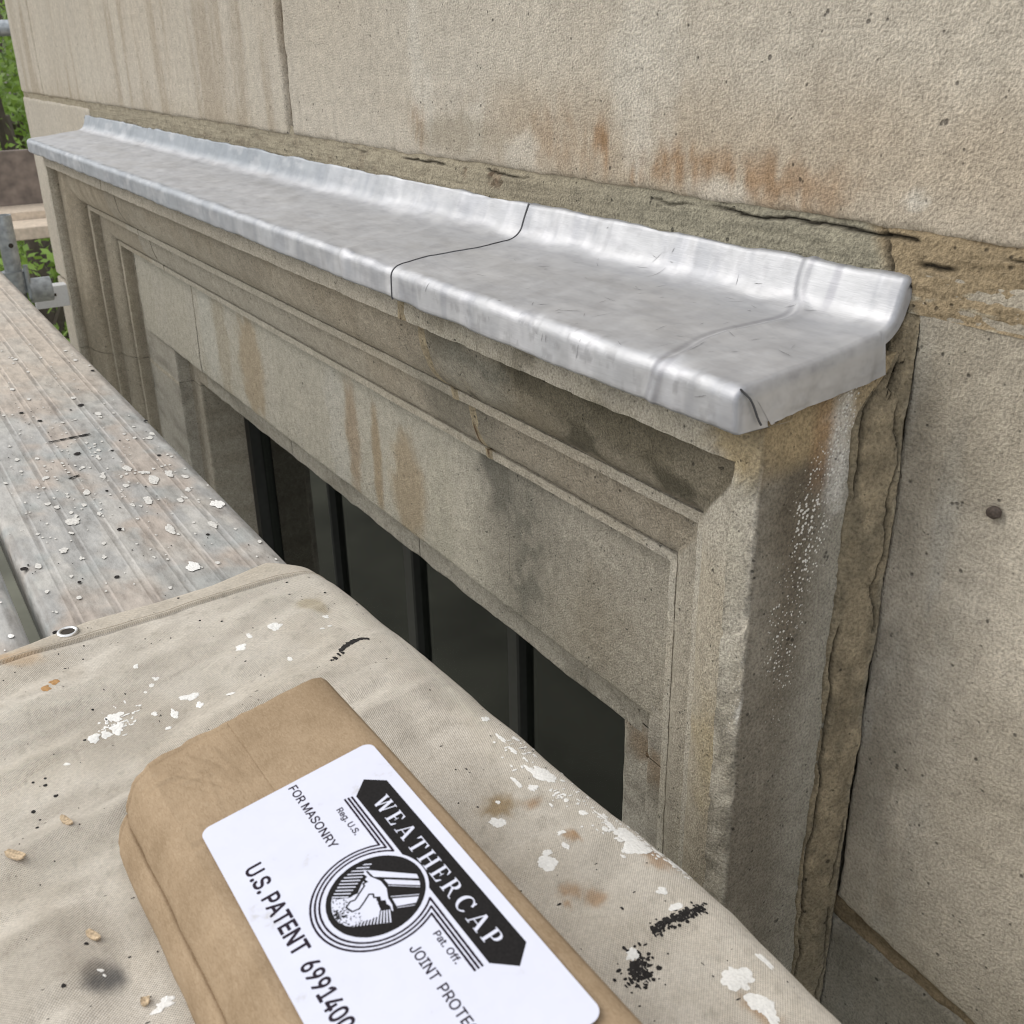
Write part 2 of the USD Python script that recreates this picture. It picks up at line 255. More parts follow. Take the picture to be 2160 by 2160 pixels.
# ------------------------------------------------------------------ the stone wall
C_WALL = np.array([0.51, 0.468, 0.40])
def edge_coords(a, b, res, fine=0.0022):
    e = np.concatenate([[0, .0006], np.arange(fine, 0.014, fine)])
    n = max(2, int((b - a - 0.03) / res))
    return np.concatenate([a + e, np.linspace(a + 0.015, b - 0.015, n), (b - e)[::-1]])
def wall_tint(x, z, stone):
    P = np.stack([x, np.zeros_like(x), z], -1)
    c = np.broadcast_to(C_WALL, x.shape + (3,)).copy()
    c *= (0.90 + 0.2 * fbm(P / 0.16, 4, 3))[..., None]
    c = mixc(c, C_WALL * [1.02, 0.97, 0.90], 0.6 * fbm(P / 0.3, 3, 9))
    run = fbm(np.stack([x / 0.028, z * 0 + 2, z / 0.32], -1), 4, 5)            # vertical run marks
    c *= (0.93 + 0.14 * run)[..., None]
    if stone in 'BC':
        c *= 1.03
        s = fbm(np.stack([x / 0.05, z * 0 + 5, z / 0.5], -1), 4, 11)
        c = mixc(c, [0.56, 0.51, 0.42], 0.5 * sm(0.52, 0.68, s)); c = mixc(c, [0.36, 0.295, 0.215], 0.55 * sm(0.5, 0.3, s))
        c = mixc(c, [0.36, 0.29, 0.19], 0.5 * sm(0.14, 0.07, z) * fbm(P / 0.05, 3, 2))
    if stone == 'A':
        w = lambda cx, cz, rx, rz, seed, rough=0.6, s=0.03, soft=0.5: blob(x, z, cx, cz, rx, rz, seed, rough, s, soft)
        c = mixc(c, [0.36, 0.275, 0.18], 0.5 * w(-0.25, 0.115, 0.36, 0.05, 1, 0.8, 0.07, 0.8))
        for (cx, cz, rx, rz, k) in ((-0.35, 0.119, 0.016, 0.014, .75), (-0.341, 0.107, 0.008, 0.022, .8), (-0.299, 0.096, 0.004, 0.012, .8), (-0.285, 0.099, 0.007, 0.014, .85), (-0.272, 0.118, 0.012, 0.016, .55),
                                     (-0.235, 0.104, 0.05, 0.017, .8), (-0.16, 0.103, 0.05, 0.014, .6), (-0.11, 0.098, 0.055, 0.02, .55), (-0.22, 0.085, 0.007, 0.018, .6), (-0.42, 0.112, 0.05, 0.03, .35), (-0.70, 0.115, 0.022, 0.03, .55)):
            c = mixc(c, [0.30, 0.18, 0.09], 0.95 * k * sm(0.25, 0.6, fbm(np.stack([x / 0.006, z * 0, z / 0.03], -1), 3, 49)) * w(cx, cz, rx, rz, int(1000 * abs(cx)), 0.75, 0.012, 0.6))
        for (cx, cz, rx, rz, k) in ((-0.705, 0.20, 0.016, 0.075, .8), (-0.68, 0.135, 0.014, 0.04, .7), (-0.575, 0.122, 0.02, 0.035, .6), (-0.49, 0.095, 0.035, 0.02, .6), (-0.285, 0.19, 0.05, 0.07, .55), (-0.19, 0.086, 0.03, 0.012, .5), (-0.30, 0.15, 0.022, 0.05, .45), (0.0, 0.099, 0.008, 0.006, .9)):
            c = mixc(c, [0.57, 0.53, 0.46], k * w(cx, cz, rx, rz, int(900 * abs(cx)) + 3, 0.8, 0.018, 0.4))
        c = mixc(c, [0.30, 0.26, 0.19], 0.5 * w(-0.62, 0.108, 0.09, 0.02, 66, 0.6, 0.02, 0.4))
        c = mixc(c, [0.34, 0.29, 0.215], 0.45 * sm(0.1, 0.079, z) * sm(0.35, 0.7, fbm(P / 0.03, 3, 8)))
        c = mixc(c, c * [0.93, 0.9, 0.87], sm(0.0, 0.25, x) * fbm(P / 0.09, 4, 41))
    if stone in 'EF':
        c *= [1.0, 1.0, 0.99]
        g = fbm(P / [0.035, 1, 0.09], 4, 21)
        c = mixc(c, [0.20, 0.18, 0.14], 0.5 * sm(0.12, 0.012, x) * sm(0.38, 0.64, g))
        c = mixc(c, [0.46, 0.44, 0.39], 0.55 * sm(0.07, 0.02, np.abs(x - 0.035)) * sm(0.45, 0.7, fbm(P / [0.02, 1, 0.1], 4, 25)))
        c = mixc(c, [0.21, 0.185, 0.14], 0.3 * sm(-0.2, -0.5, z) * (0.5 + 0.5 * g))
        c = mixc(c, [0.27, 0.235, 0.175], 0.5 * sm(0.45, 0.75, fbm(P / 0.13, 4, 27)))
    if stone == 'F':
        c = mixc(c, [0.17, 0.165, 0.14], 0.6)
    return c
def stone(parent, key, x0, x1, z0, z1, res, seed, zbot=None, warp=0.0035, r=0.007, y=0.0, tag_label=None):
    xs, zs = edge_coords(x0, x1, res), edge_coords(z0, z1, res)
    X, Z = np.meshgrid(xs, zs, indexing='ij')
    dx = np.minimum(X - x0, x1 - X); dz = np.minimum(Z - z0, z1 - Z); d = np.minimum(dx, dz)
    k = np.exp(-d / 0.02)
    n1 = fbm(np.stack([X / 0.05, Z * 0 + seed, Z / 0.05], -1), 4, seed) - 0.5; n2 = fbm(np.stack([X / 0.05, Z * 0 + seed + 9, Z / 0.05], -1), 4, seed + 1) - 0.5
    n3 = fbm(np.stack([X / 0.011, Z * 0 + seed, Z / 0.011], -1), 3, seed + 2) - 0.5
    XX = X + k * (n1 * 2 * warp + n3 * warp * .6); ZZ = Z + k * (n2 * 2 * warp + n3 * warp * .6)
    if zbot is not None: ZZ = ZZ + zbot(X) * np.clip((z1 - Z) / (z1 - z0), 0, 1)
    rr = r * (0.7 + 0.8 * fbm(np.stack([X / 0.03, Z * 0, Z / 0.03], -1), 3, seed + 5))
    t = np.clip(1 - d / rr, 0, 1)
    Y = y + rr * (1 - np.sqrt(np.maximum(0, 1 - t * t)))
    Y += 0.0016 * (fbm(np.stack([X / 0.06, Z * 0, Z / 0.06], -1), 4, seed + 7) - 0.5)
    tint = wall_tint(XX, ZZ, key)
    P = np.stack([XX, Y, ZZ], -1)
    ring = np.concatenate([P[:, 0], P[-1, 1:], P[-2::-1, -1], P[0, -2:0:-1]]); rt = np.concatenate([tint[:, 0], tint[-1, 1:], tint[-2::-1, -1], tint[0, -2:0:-1]])
    V, F = grid(P); n0 = len(V); m = len(ring); back = ring.copy(); back[:, 1] = y + 0.14
    i = np.arange(m); j = (i + 1) % m
    F = np.vstack([F[:, ::-1] if False else F, np.stack([n0 + i, n0 + j, n0 + m + j, n0 + m + i], 1)])
    return put(parent, 'stone', np.vstack([V, ring, back]), F, STONE, tint=np.vstack([tint.reshape(-1, 3), rt, rt]), label=tag_label)
wall = thing('stone_wall', 'pale limestone ashlar wall with rust streaks behind the lead-capped window surround', 'wall')
stone(wall, 'A', -1.115, 1.0, 0.0795, 0.95, 0.0055, 1, tag_label='big upper stone with orange rust streaks above the lead')
stone(wall, 'B', -3.088, -1.134, 0.0795, 0.95, 0.009, 2, warp=0.003)
stone(wall, 'C', -3.47, -3.096, 0.0795, 0.95, 0.012, 3, warp=0.003)
stone(wall, 'D', -3.47, -2.515, -0.50, 0.066, 0.012, 4, warp=0.003)
stone(wall, 'D', -3.47, -2.515, -1.35, -0.51, 0.02, 14, warp=0.003)
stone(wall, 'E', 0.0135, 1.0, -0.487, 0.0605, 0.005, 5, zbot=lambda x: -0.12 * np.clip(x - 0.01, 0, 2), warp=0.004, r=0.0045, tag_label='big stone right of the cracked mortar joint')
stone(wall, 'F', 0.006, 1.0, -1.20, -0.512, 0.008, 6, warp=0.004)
# backing masonry behind the joints, with the window opening left out
put_tm(wall, 'backing', cat_m([boxm(-3.46, 1.0, 0.045, 0.30, 0.05, 0.95), boxm(-3.46, -2.3, 0.145, 0.30, -1.35, 0.05), boxm(-0.1, 1.0, 0.145, 0.30, -1.35, 0.05), boxm(-2.3, -0.1, 0.145, 0.30, -0.36, 0.05)]), DARKHOLE)
# mortar
C_MORT = np.array([0.30, 0.262, 0.19])
def strip(parent, S, Tn, fn, name='mortar_joint', mat=MORTAR, label=None):
    P, tint, *sp = fn(*np.meshgrid(S, Tn, indexing='ij'))
    V, F = grid(P)
    return put(parent, name, V, F, mat, tint=tint.reshape(-1, 3), speck=sp[0].ravel() if sp else None, label=label)
def bed(x, t):                    # the wide joint between the lead upstand and the big stones
    z = 0.028 + t * 0.064
    P0 = np.stack([x / 0.03, t * 0, z / 0.008], -1)
    y = 0.0045 - 0.005 * sm(-1.2, -0.6, x) * sm(0.085, 0.07, z) + (0.0030 + 0.0025 * sm(-0.35, -0.1, x)) * (fbm(P0, 5, 31) - 0.5) + (0.0006 + 0.0016 * sm(-0.35, -0.1, x)) * (fbm(np.stack([x / .006, t * 0, z / .005], -1), 3, 32) - .5) + 0.0016 * (fbm(np.stack([x / 0.12, t * 0, z / 0.0022], -1), 2, 33) - 0.5)
    y += 0.003 * sm(0.003, 0.0, z - (0.0505 + 0.004 * fbm(np.stack([x / 0.05, x * 0, x * 0], -1), 3, 77)))*0
    hole = blob(x, z, -0.537, 0.068, 0.014, 0.009, 5, 0.7, 0.006, 0.3) + 0.7 * blob(x, z, -0.60, 0.068, 0.006, 0.006, 8, 0.8, 0.005, 0.3)
    y += 0.006 * hole * (noise(np.stack([x / .004, z / .004, x * 0], -1), 5) - 0.1)
    c = np.broadcast_to(C_MORT, x.shape + (3,)).copy() * (0.78 + 0.44 * fbm(np.stack([x / 0.06, t * 0, z / 0.012], -1), 4, 35))[..., None]
    c = mixc(c, [0.285, 0.268, 0.205], 0.7 * sm(-0.5, -0.2, x) * sm(-0.012, -0.03, x - 0.25 * (z - 0.06)))
    c = mixc(c, [0.295, 0.225, 0.135], 0.85 * sm(-0.03, -0.012, x - 0.9 * (0.065 - z)))
    c = mixc(c, [0.41, 0.36, 0.265], 0.7 * sm(-0.40, -0.7, x))
    c = mixc(c, [0.18, 0.14, 0.095], 0.45 * sm(0.58, 0.72, fbm(P0 * [1.4, 1, .6], 4, 37)) * sm(-0.45, -1.0, x))
    c = mixc(c, [0.20, 0.12, 0.075], 0.8 * np.clip(hole, 0, 1) * fbm(np.stack([x / 0.006, t * 0, z / 0.006], -1), 3, 38))
    c = mixc(c, [0.10, 0.08, 0.055], 0.8 * sm(0.0035, 0.001, np.abs(x + 0.0165 - 0.55 * (0.066 - z) - 0.006 * (fbm(np.stack([z / 0.01, t * 0, t * 0], -1), 3, 39) - .5))) * sm(0.08, 0.074, z))
    zcr = 0.0742 + 0.007 * (fbm(np.stack([x / 0.035, t * 0, t * 0], -1), 4, 43) - .5)
    crk = sm(0.0016, 0.0006, np.abs(z - zcr)) * np.maximum(sm(-0.22, -0.17, x) * sm(0.012, 0.0, x), 0.8 * sm(.5, .58, fbm(np.stack([x / 0.12, t * 0 + 3, t * 0], -1), 3, 44)) * sm(-1.0, -0.8, x))
    c = mixc(c, [0.025, 0.02, 0.014], 0.95 * crk); y = y + 0.005 * crk
    ecr = sm(0.0022, 0.0010, np.abs(z - 0.0605 - 0.003 * (fbm(np.stack([x / 0.012, t * 0, t * 0], -1), 3, 47) - .5))) * sm(0.045, 0.03, x) * sm(0.008, 0.014, x)
    c = mixc(c, [0.02, 0.016, 0.01], ecr); y = y + 0.004 * ecr
    c = mixc(c, [0.47, 0.43, 0.34], 0.7 * sm(0.62, 0.72, fbm(P0 * 1.7, 3, 40)) * sm(0.058, 0.05, z) * sm(-0.12, -0.04, x))
    y += 0.004 * sm(0.0025, 0.0005, np.abs(x + 0.0165 - 0.55 * (0.066 - z) - 0.006 * (fbm(np.stack([z / 0.01, t * 0, t * 0], -1), 3, 39) - .5)))
    return np.stack([x, y, z], -1), c
strip(wall, np.concatenate([np.arange(-3.465, -1.0, 0.012), np.arange(-1.0, 0.12, 0.0018), np.arange(0.12, 1.0, 0.006)]), np.linspace(0, 1, 42), bed, label='bed joint of trowelled grey-brown mortar above the lead')
def perp(xc, w, z0, z1, seed):
    def f(z, t):
        x = xc + (t - 0.5) * w
        y = 0.010 + 0.005 * (fbm(np.stack([x / 0.006, z * 0 + seed, z / 0.012], -1), 3, seed) - 0.5)
        c = np.array([0.21, 0.165, 0.11]) * (0.3 + 1.1 * fbm(np.stack([x / 0.008, z * 0, z / 0.02], -1), 4, seed))[..., None]
        return np.stack([x, y, z], -1), c
    strip(wall, np.arange(z0, z1, 0.006), np.linspace(0, 1, 7), f)
perp(-1.1245, 0.026, 0.075, 0.95, 51); perp(-3.092, 0.02, 0.075, 0.95, 52)
def bedlow(x, t):
    zc = -0.4995 - 0.12 * np.clip(x - 0.01, 0, 2) + 0.003 * (fbm(np.stack([x / 0.05, x * 0, x * 0], -1), 3, 55) - .5)
    z = zc + (t - 0.5) * 0.03
    y = 0.003 + 0.006 * (fbm(np.stack([x / 0.02, t * 0, z / 0.008], -1), 4, 56) - 0.5) + 0.003 * sm(.5, 0, t)
    c = np.array([0.23, 0.18, 0.115]) * (0.6 + 0.8 * fbm(np.stack([x / 0.05, t * 0, z / 0.006], -1), 4, 57))[..., None]
    return np.stack([x, y, z], -1), c
strip(wall, np.arange(0.0, 1.0, 0.004), np.linspace(0, 1, 12), bedlow)
def corner(z, t):                 # cracked brown fillet between the surround's return and the wall
    wob = 0.010 * (fbm(np.stack([z / 0.05, z * 0, z * 0], -1), 4, 61) - .5); wob2 = 0.009 * (fbm(np.stack([z / 0.035, z * 0 + 4, z * 0], -1), 4, 62) - .5)
    yl = -0.0405 + wob; xl = 0.0045; xr = 0.0212 - 0.0015 * sm(-0.09, -0.05, z) + 0.35 * wob2 - 0.005 * sm(-0.1, -0.5, z); yr = -0.0005
    up_ = sm(-0.045, 0.004, z); yl = yl * (1 - up_) - 0.006 * up_; xl = xl - 0.006 * up_ + 0 * z
    y = yl + (yr - yl) * t; x = xl + (xr - xl) * t
    P0 = np.stack([z / 0.02, t * 2.2, z * 0], -1)
    bul = np.sin(np.pi * np.clip(t, 0, 1)) ** .6 * (0.0008 + 0.0036 * fbm(P0 * [.7, 1, 1], 5, 63)) * (1 - up_) + 0.0030 * (fbm(np.stack([z / 0.005, t * 8, z * 0], -1), 3, 69) - .5)
    x = x + bul; y = y - 0.4 * bul + 0.006 * sm(0.018, 0.036, z)
    wl_ = 0.05 + 0.08 * sm(.5, .8, fbm(np.stack([z / 0.02, z * 0, z * 0 + 3], -1), 3, 59))
    deep = sm(wl_, wl_ * .2, t) + sm(0.93, 0.97, t + 0.03 * (fbm(np.stack([z / 0.02, z * 0, z * 0 + 8], -1), 3, 58) - .5))
    x = x - 0.010 * deep
    crack2 = sm(0.022, 0.006, np.abs(t - 0.80 - 0.30 * (fbm(np.stack([z / 0.035, z * 0 + 2, z * 0], -1), 4, 74) - .5))) * sm(.42, .52, fbm(np.stack([z / 0.06, z * 0 + 5, z * 0], -1), 2, 76))
    x = x - 0.005 * crack2
    crack = sm(.47, .55, fbm(np.stack([z / 0.05, z * 0 + 9, z * 0], -1), 2, 79)) * sm(0.035, 0.008, np.abs(t - 0.17 - 0.14 * (fbm(np.stack([z / 0.03, z * 0, z * 0], -1), 4, 64) - .5))) * sm(-0.0, -0.02, z)
    x = x - 0.006 * crack
    hole = blob(t, z, 0.52, -0.014, 0.12, 0.010, 3, 0.8, 0.02, 0.25) * (z > -0.05)
    x = x - 0.014 * hole
    c = np.array([0.27, 0.222, 0.148]) * (0.5 + 1.0 * fbm(P0 * [1.6, 1.8, 1], 5, 65))[..., None]
    c = mixc(c, [0.17, 0.145, 0.10], 0.6 * sm(0.45, 0.7, fbm(P0 * [.5, 1, 1], 4, 66)))
    c = mixc(c, [0.33, 0.28, 0.19], 0.6 * sm(0.25, 0.05, t) * fbm(P0 * 2, 3, 67)); c = mixc(c, [0.34, 0.30, 0.22], 0.5 * sm(0.78, 0.92, t) * sm(.4, .6, fbm(P0 * 1.6, 3, 68)))
    c = mixc(c, [0.17, 0.15, 0.11], 0.5 * sm(-0.4, -0.6, z))
    c = mixc(c, [0.02, 0.016, 0.01], np.clip(deep * .9 + crack + crack2 + hole, 0, 1))
    return np.stack([x, y, z], -1), c
strip(wall, np.arange(-1.2, 0.048, 0.0018), np.linspace(0, 1, 46), corner, label='wide cracked brown mortar fillet in the corner beside the surround')
def lump(parent, name, c, r, mat, seed=0, sc=(1, .6, .8), **kw):
    s = trimesh.creation.icosphere(3, 1.0); v = np.array(s.vertices)
    v *= (0.75 + 0.5 * fbm(v * 1.4 + seed, 3, seed))[:, None] * np.array(sc) * r
    return put(parent, name, v + c, s.faces, mat, **kw)
lump(wall, 'stone_lump', [0.097, -0.003, -0.088], 0.0055, simple('dark_lump', (0.06, 0.045, 0.035), 0.8, var=0.4, scale=600), 3)  # small dark pebble-like lump on the stone face

# ------------------------------------------------------------------ the moulded window surround
XO_L, XO_R, ZO = -2.54, 0.0, -0.038      # outline at inset 0 (right side bellies out to the face)
XO_R = 0.004
def wl(s): return s + 0.04 * np.clip(s / 0.10, 0, 1)      # the far jamb is a little wider
# profile: (inset from outer edge, y). Outer return first, then fillet, ovolo, fillet, small ovolo, fillet, panel
def arc(s0, y0, s1, y1, n=9, kind='ovolo'):
    a = np.linspace(0, math.pi / 2, n)
    return [(s0 + (s1 - s0) * (1 - math.cos(t)), y0 + (y1 - y0) * math.sin(t)) for t in a][::1] if kind == 'cavetto' else [(s0 + (s1 - s0) * math.sin(t), y0 + (y1 - y0) * (1 - math.cos(t))) for t in a]
prof = [(-0.001, 0.02), (-0.001, -0.02)] + [(-0.001 + 0.001 * k / 10, -0.02 - 0.090 * k / 10) for k in range(1, 11)]
prof += [(0.0002, -0.1180), (0.0011, -0.1218), (0.0032, -0.1242), (0.0070, -0.1252), (0.017, -0.1255), (0.0255, -0.1256), 'x', (0.0259, -0.119), (0.0261, -0.1030), 'x']
prof += arc(0.0261, -0.1030, 0.1075, -0.064, 18)[1:]
prof += ['x', (0.1077, -0.0530), 'x', (0.1116, -0.0530), 'x', (0.1119, -0.0660), 'x', (0.117, -0.0655), (0.1240, -0.0640), 'x', (0.1246, -0.056), (0.1248, -0.0440), 'x']
prof += arc(0.1248, -0.0440, 0.1895, -0.021, 14)[1:]
prof += ['x', (0.1897, -0.0100), 'x', (0.1930, -0.0100), 'x', (0.1932, -0.0235), 'x', (0.197, -0.0230), (0.2040, -0.022), 'x', (0.2046, -0.012), (0.2050, 0.002), 'x', (0.210, 0.002), (0.220, 0.002)]
_p = []
for q in prof:                    # 'x' repeats a point so that the arris there stays crisp
    _p.append(_p[-1] if q == 'x' else q)
prof = _p
prof = np.array(prof)
JX1, JX2, ZJ = -1.90, -0.525, -0.530
XPL, XPR = XO_L + 0.260, XO_R - 0.220
ZB = -1.35
C_SUR = np.array([0.43, 0.397, 0.333])
def sur_tint(x, y, z, region):
    """region 0 outer return, 1 fillet, 2 big ovolo, 3 second part, 4 panel, 5 reveal"""
    P = np.stack([x, y, z], -1)
    c = np.broadcast_to(C_SUR, x.shape + (3,)).copy() * (0.80 + 0.4 * fbm(P / 0.11, 4, 71))[..., None]
    near = sm(-0.62, -0.40, x + 0.05 * (fbm(P / 0.05, 3, 72) - .5))
    r2 = (region == 2).astype(float); r1 = (region == 1).astype(float); r0 = (region == 0).astype(float); rf = (region == 3.5).astype(float); r3 = ((region >= 3) & (region < 4)).astype(float); r4 = (region == 4).astype(float); r5 = (region == 5).astype(float)
    head = sm(-0.30, -0.2, z) * (x < -0.02) * sm(-0.006, 0.0, z - (ZO - (XO_R - x)) + 0.006 * (fbm(P / 0.02, 3, 88) - .5) + .003)
    g = fbm(P / 0.045, 5, 73); g2 = fbm(P / [0.05, 0.05, 0.16], 4, 74)
    # far part of the head: paler with brown run-down
    c = mixc(c, [0.235, 0.195, 0.135], 0.75 * r2 * (1 - near) * (0.45 + 0.55 * g))
    c = mixc(c, [0.36, 0.27, 0.165], 0.45 * (1 - near) * sm(-1.2, -0.8, x) * (r3 + r2 * 0.5) * g2)
    # near head ovolo: olive soot
    c = mixc(c, [0.165, 0.14, 0.095], r2 * near * head * (0.65 + 0.35 * g))
    c = mixc(c, [0.075, 0.066, 0.044], 0.9 * r2 * head * near * sm(0.46, 0.62, fbm(P / [0.06, 0.03, 0.03], 4, 75)))
    c = mixc(c, [0.10, 0.088, 0.06], 0.7 * r2 * head * blob(x, z, -0.20, -0.075, 0.11, 0.035, 12, 0.7, 0.03, 0.6))
    c = mixc(c, [0.30, 0.29, 0.245], 0.45 * r2 * head * blob(x, z, -0.43, -0.10, 0.06, 0.03, 13, 0.7, 0.03, 0.6))
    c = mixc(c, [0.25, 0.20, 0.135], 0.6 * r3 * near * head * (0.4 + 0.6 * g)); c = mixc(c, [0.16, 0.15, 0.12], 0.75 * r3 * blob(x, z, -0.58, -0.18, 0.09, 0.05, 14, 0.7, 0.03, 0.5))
    # fillet under the lead: pale rough on the right
    c = mixc(c, [0.40, 0.37, 0.30], 0.7 * r1 * near * (x < 0.0) * sm(0.35, 0.65, fbm(P / 0.02, 4, 76)))
    c = mixc(c, [0.17, 0.15, 0.105], 0.6 * r1 * near * sm(0.5, 0.68, fbm(P / 0.035, 4, 77)))
    c = mixc(c, [0.40, 0.31, 0.17], 0.7 * (r1 + r0) * blob(x, z, -0.01, -0.045, 0.035, 0.022, 15, 0.6, 0.02, 0.5))
    c = mixc(c, [0.47, 0.42, 0.34], 0.5 * r1 * (1 - near))
    c = mixc(c, [0.47, 0.425, 0.345], 0.5 * rf); c = mixc(c, [0.235, 0.20, 0.145], 0.42 * (region == 3) * (0.4 + 0.6 * g))  # raised fillets painted lighter, small ovolo darker, standing in for step shading
    # right jamb
    jr = sm(-0.12, -0.2, z) * (x > -0.25)
    c = mixc(c, [0.44, 0.415, 0.35], 0.5 * jr * (r1 + r2 + rf) * sm(0.4, 0.62, fbm(P / [0.02, 0.02, 0.07], 4, 78)))
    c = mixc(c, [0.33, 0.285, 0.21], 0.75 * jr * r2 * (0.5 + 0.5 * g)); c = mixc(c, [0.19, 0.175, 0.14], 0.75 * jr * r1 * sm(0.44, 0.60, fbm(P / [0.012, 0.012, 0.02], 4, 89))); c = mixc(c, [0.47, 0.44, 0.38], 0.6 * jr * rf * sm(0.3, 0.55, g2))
    c = mixc(c, [0.36, 0.295, 0.175], 0.6 * jr * r2 * blob(x, z, -0.03, -0.34, 0.05, 0.05, 16, 0.8, 0.03, 0.5))
    c = mixc(c, [0.20, 0.18, 0.14], 0.6 * jr * r1 * sm(0.52, 0.66, fbm(P / [0.03, 0.03, 0.09], 4, 79)))
    c = mixc(c, [0.62, 0.60, 0.55], 0.8 * r1 * blob(x, z, 0.006, -0.262, 0.006, 0.022, 17, 0.9, 0.008, 0.3))
    # right return: dark and damp, pale strip next to the mortar
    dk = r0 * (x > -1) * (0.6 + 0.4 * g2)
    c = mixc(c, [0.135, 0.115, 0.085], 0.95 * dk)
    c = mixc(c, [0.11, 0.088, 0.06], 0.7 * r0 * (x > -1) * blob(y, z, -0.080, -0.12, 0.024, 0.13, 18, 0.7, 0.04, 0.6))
    c = mixc(c, [0.32, 0.30, 0.25], 0.7 * r0 * (x > -1) * sm(-0.085, -0.045, y - 0.09 * (z + 0.14) * sm(-0.6, 0, z) + 0.012 * (fbm(P / 0.03, 3, 19) - .5)))
    c = mixc(c, [0.34, 0.26, 0.15], 0.8 * r0 * (x > -1) * sm(-0.075, -0.045, z + 0.04 * (g - .5)))
    c = mixc(c, [0.27, 0.15, 0.075], 0.5 * r0 * (x > -1) * blob(y, z, -0.066, -0.05, 0.012, 0.035, 20, 0.7, 0.015, 0.5))
    c = mixc(c, [0.50, 0.48, 0.44], 0.8 * r0 * (x > -1) * blob(y, z, -0.050, -0.065, 0.012, 0.045, 21, 0.8, 0.012, 0.5))
    # left jamb a little darker and browner
    lj = (x < -2.0).astype(float)
    c = mixc(c, [0.30, 0.245, 0.17], 0.6 * lj * (0.4 + 0.6 * g2) * (1 - r1)); c = mixc(c, [0.45, 0.39, 0.30], 0.5 * lj * r2 * sm(0.5, 0.68, fbm(np.stack([x / 0.03, y * 0, z / 0.3], -1), 3, 70)))
    # panel
    run = fbm(np.stack([x / 0.05, y * 0, z / 0.5], -1), 4, 81)
    pc = np.broadcast_to(np.array([0.445, 0.414, 0.346]), x.shape + (3,)) * (0.88 + 0.24 * run)[..., None]
    pc = mixc(pc, [0.44, 0.41, 0.35], 0.6 * sm(-0.95, -1.2, x) * sm(0.5, 0.65, run))
    pc = mixc(pc, [0.345, 0.315, 0.26], 0.7 * sm(-0.62, -0.48, x + 0.1 * (g - .5)))
    for (cx, cz, rx, rz, k, col) in ((-0.985, -0.355, 0.026, 0.09, .8, (0.33, 0.255, 0.175)), (-0.90, -0.37, 0.016, 0.10, .75, (0.32, 0.24, 0.145)), (-0.80, -0.39, 0.05, 0.085, .7, (0.35, 0.27, 0.17)), (-1.45, -0.36, 0.06, 0.10, .7, (0.36, 0.28, 0.18)), (-1.62, -0.35, 0.04, 0.12, .5, (0.35, 0.30, 0.22)), (-1.72, -0.34, 0.05, 0.12, .5, (0.50, 0.49, 0.44)), (-1.05, -0.37, 0.04, 0.12, .6, (0.48, 0.46, 0.41)), (-0.70, -0.39, 0.035, 0.12, .5, (0.44, 0.41, 0.33))):
        pc = mixc(pc, col, k * blob(x, z, cx, cz, rx, rz, int(77 * abs(cx)), 0.55, 0.03, 0.35))
    pc = mixc(pc, [0.12, 0.115, 0.095], 0.85 * blob(x, z, -0.545, -0.285, 0.035, 0.045, 23, 0.8, 0.03, 0.5))
    pc = mixc(pc, [0.15, 0.145, 0.12], 0.8 * blob(x, z, -0.485, -0.355, 0.032, 0.085, 24, 0.9, 0.025, 0.5) * sm(.3, .6, fbm(P / [0.012, 1, 0.016], 3, 30)))
    pc = mixc(pc, [0.20, 0.185, 0.15], 0.55 * blob(x, z, -0.50, -0.34, 0.10, 0.12, 25, 0.8, 0.04, 0.7))
    pc = mixc(pc, [0.235, 0.20, 0.145], 0.6 * sm(-0.40, -0.30, z) * 0 + 0.4 * blob(x, z, -0.35, -0.40, 0.06, 0.06, 26, 0.8, 0.04, 0.6))
    c = mixc(c, pc, r4) if False else np.where((r4 > 0)[..., None], pc, c)
    rc = mixc(np.broadcast_to(np.array([0.40, 0.37, 0.315]), x.shape + (3,)) * (0.8 + 0.4 * fbm(P / 0.06, 4, 83))[..., None], [0.22, 0.20, 0.16], 0.6 * sm(0.5, 0.7, fbm(P / [0.07, 0.05, 0.03], 4, 84)))
    rc = mixc(rc, [0.31, 0.255, 0.18], 0.75 * lj * sm(0.03, 0.045, y)); rc = mixc(rc, [0.33, 0.28, 0.21], 0.5 * (x < -1.9) * (y > 0.03))
    return np.where((r5 > 0)[..., None], rc, c)
REG = np.array([0 if (i < 14) else 1 if p[0] < 0.02605 else 2 if p[0] < 0.1095 else 3.5 if (0.1115 < p[0] < 0.1242 or p[0] > 0.1931) and p[1] < -0.018 else 3 for i, p in enumerate(prof)])
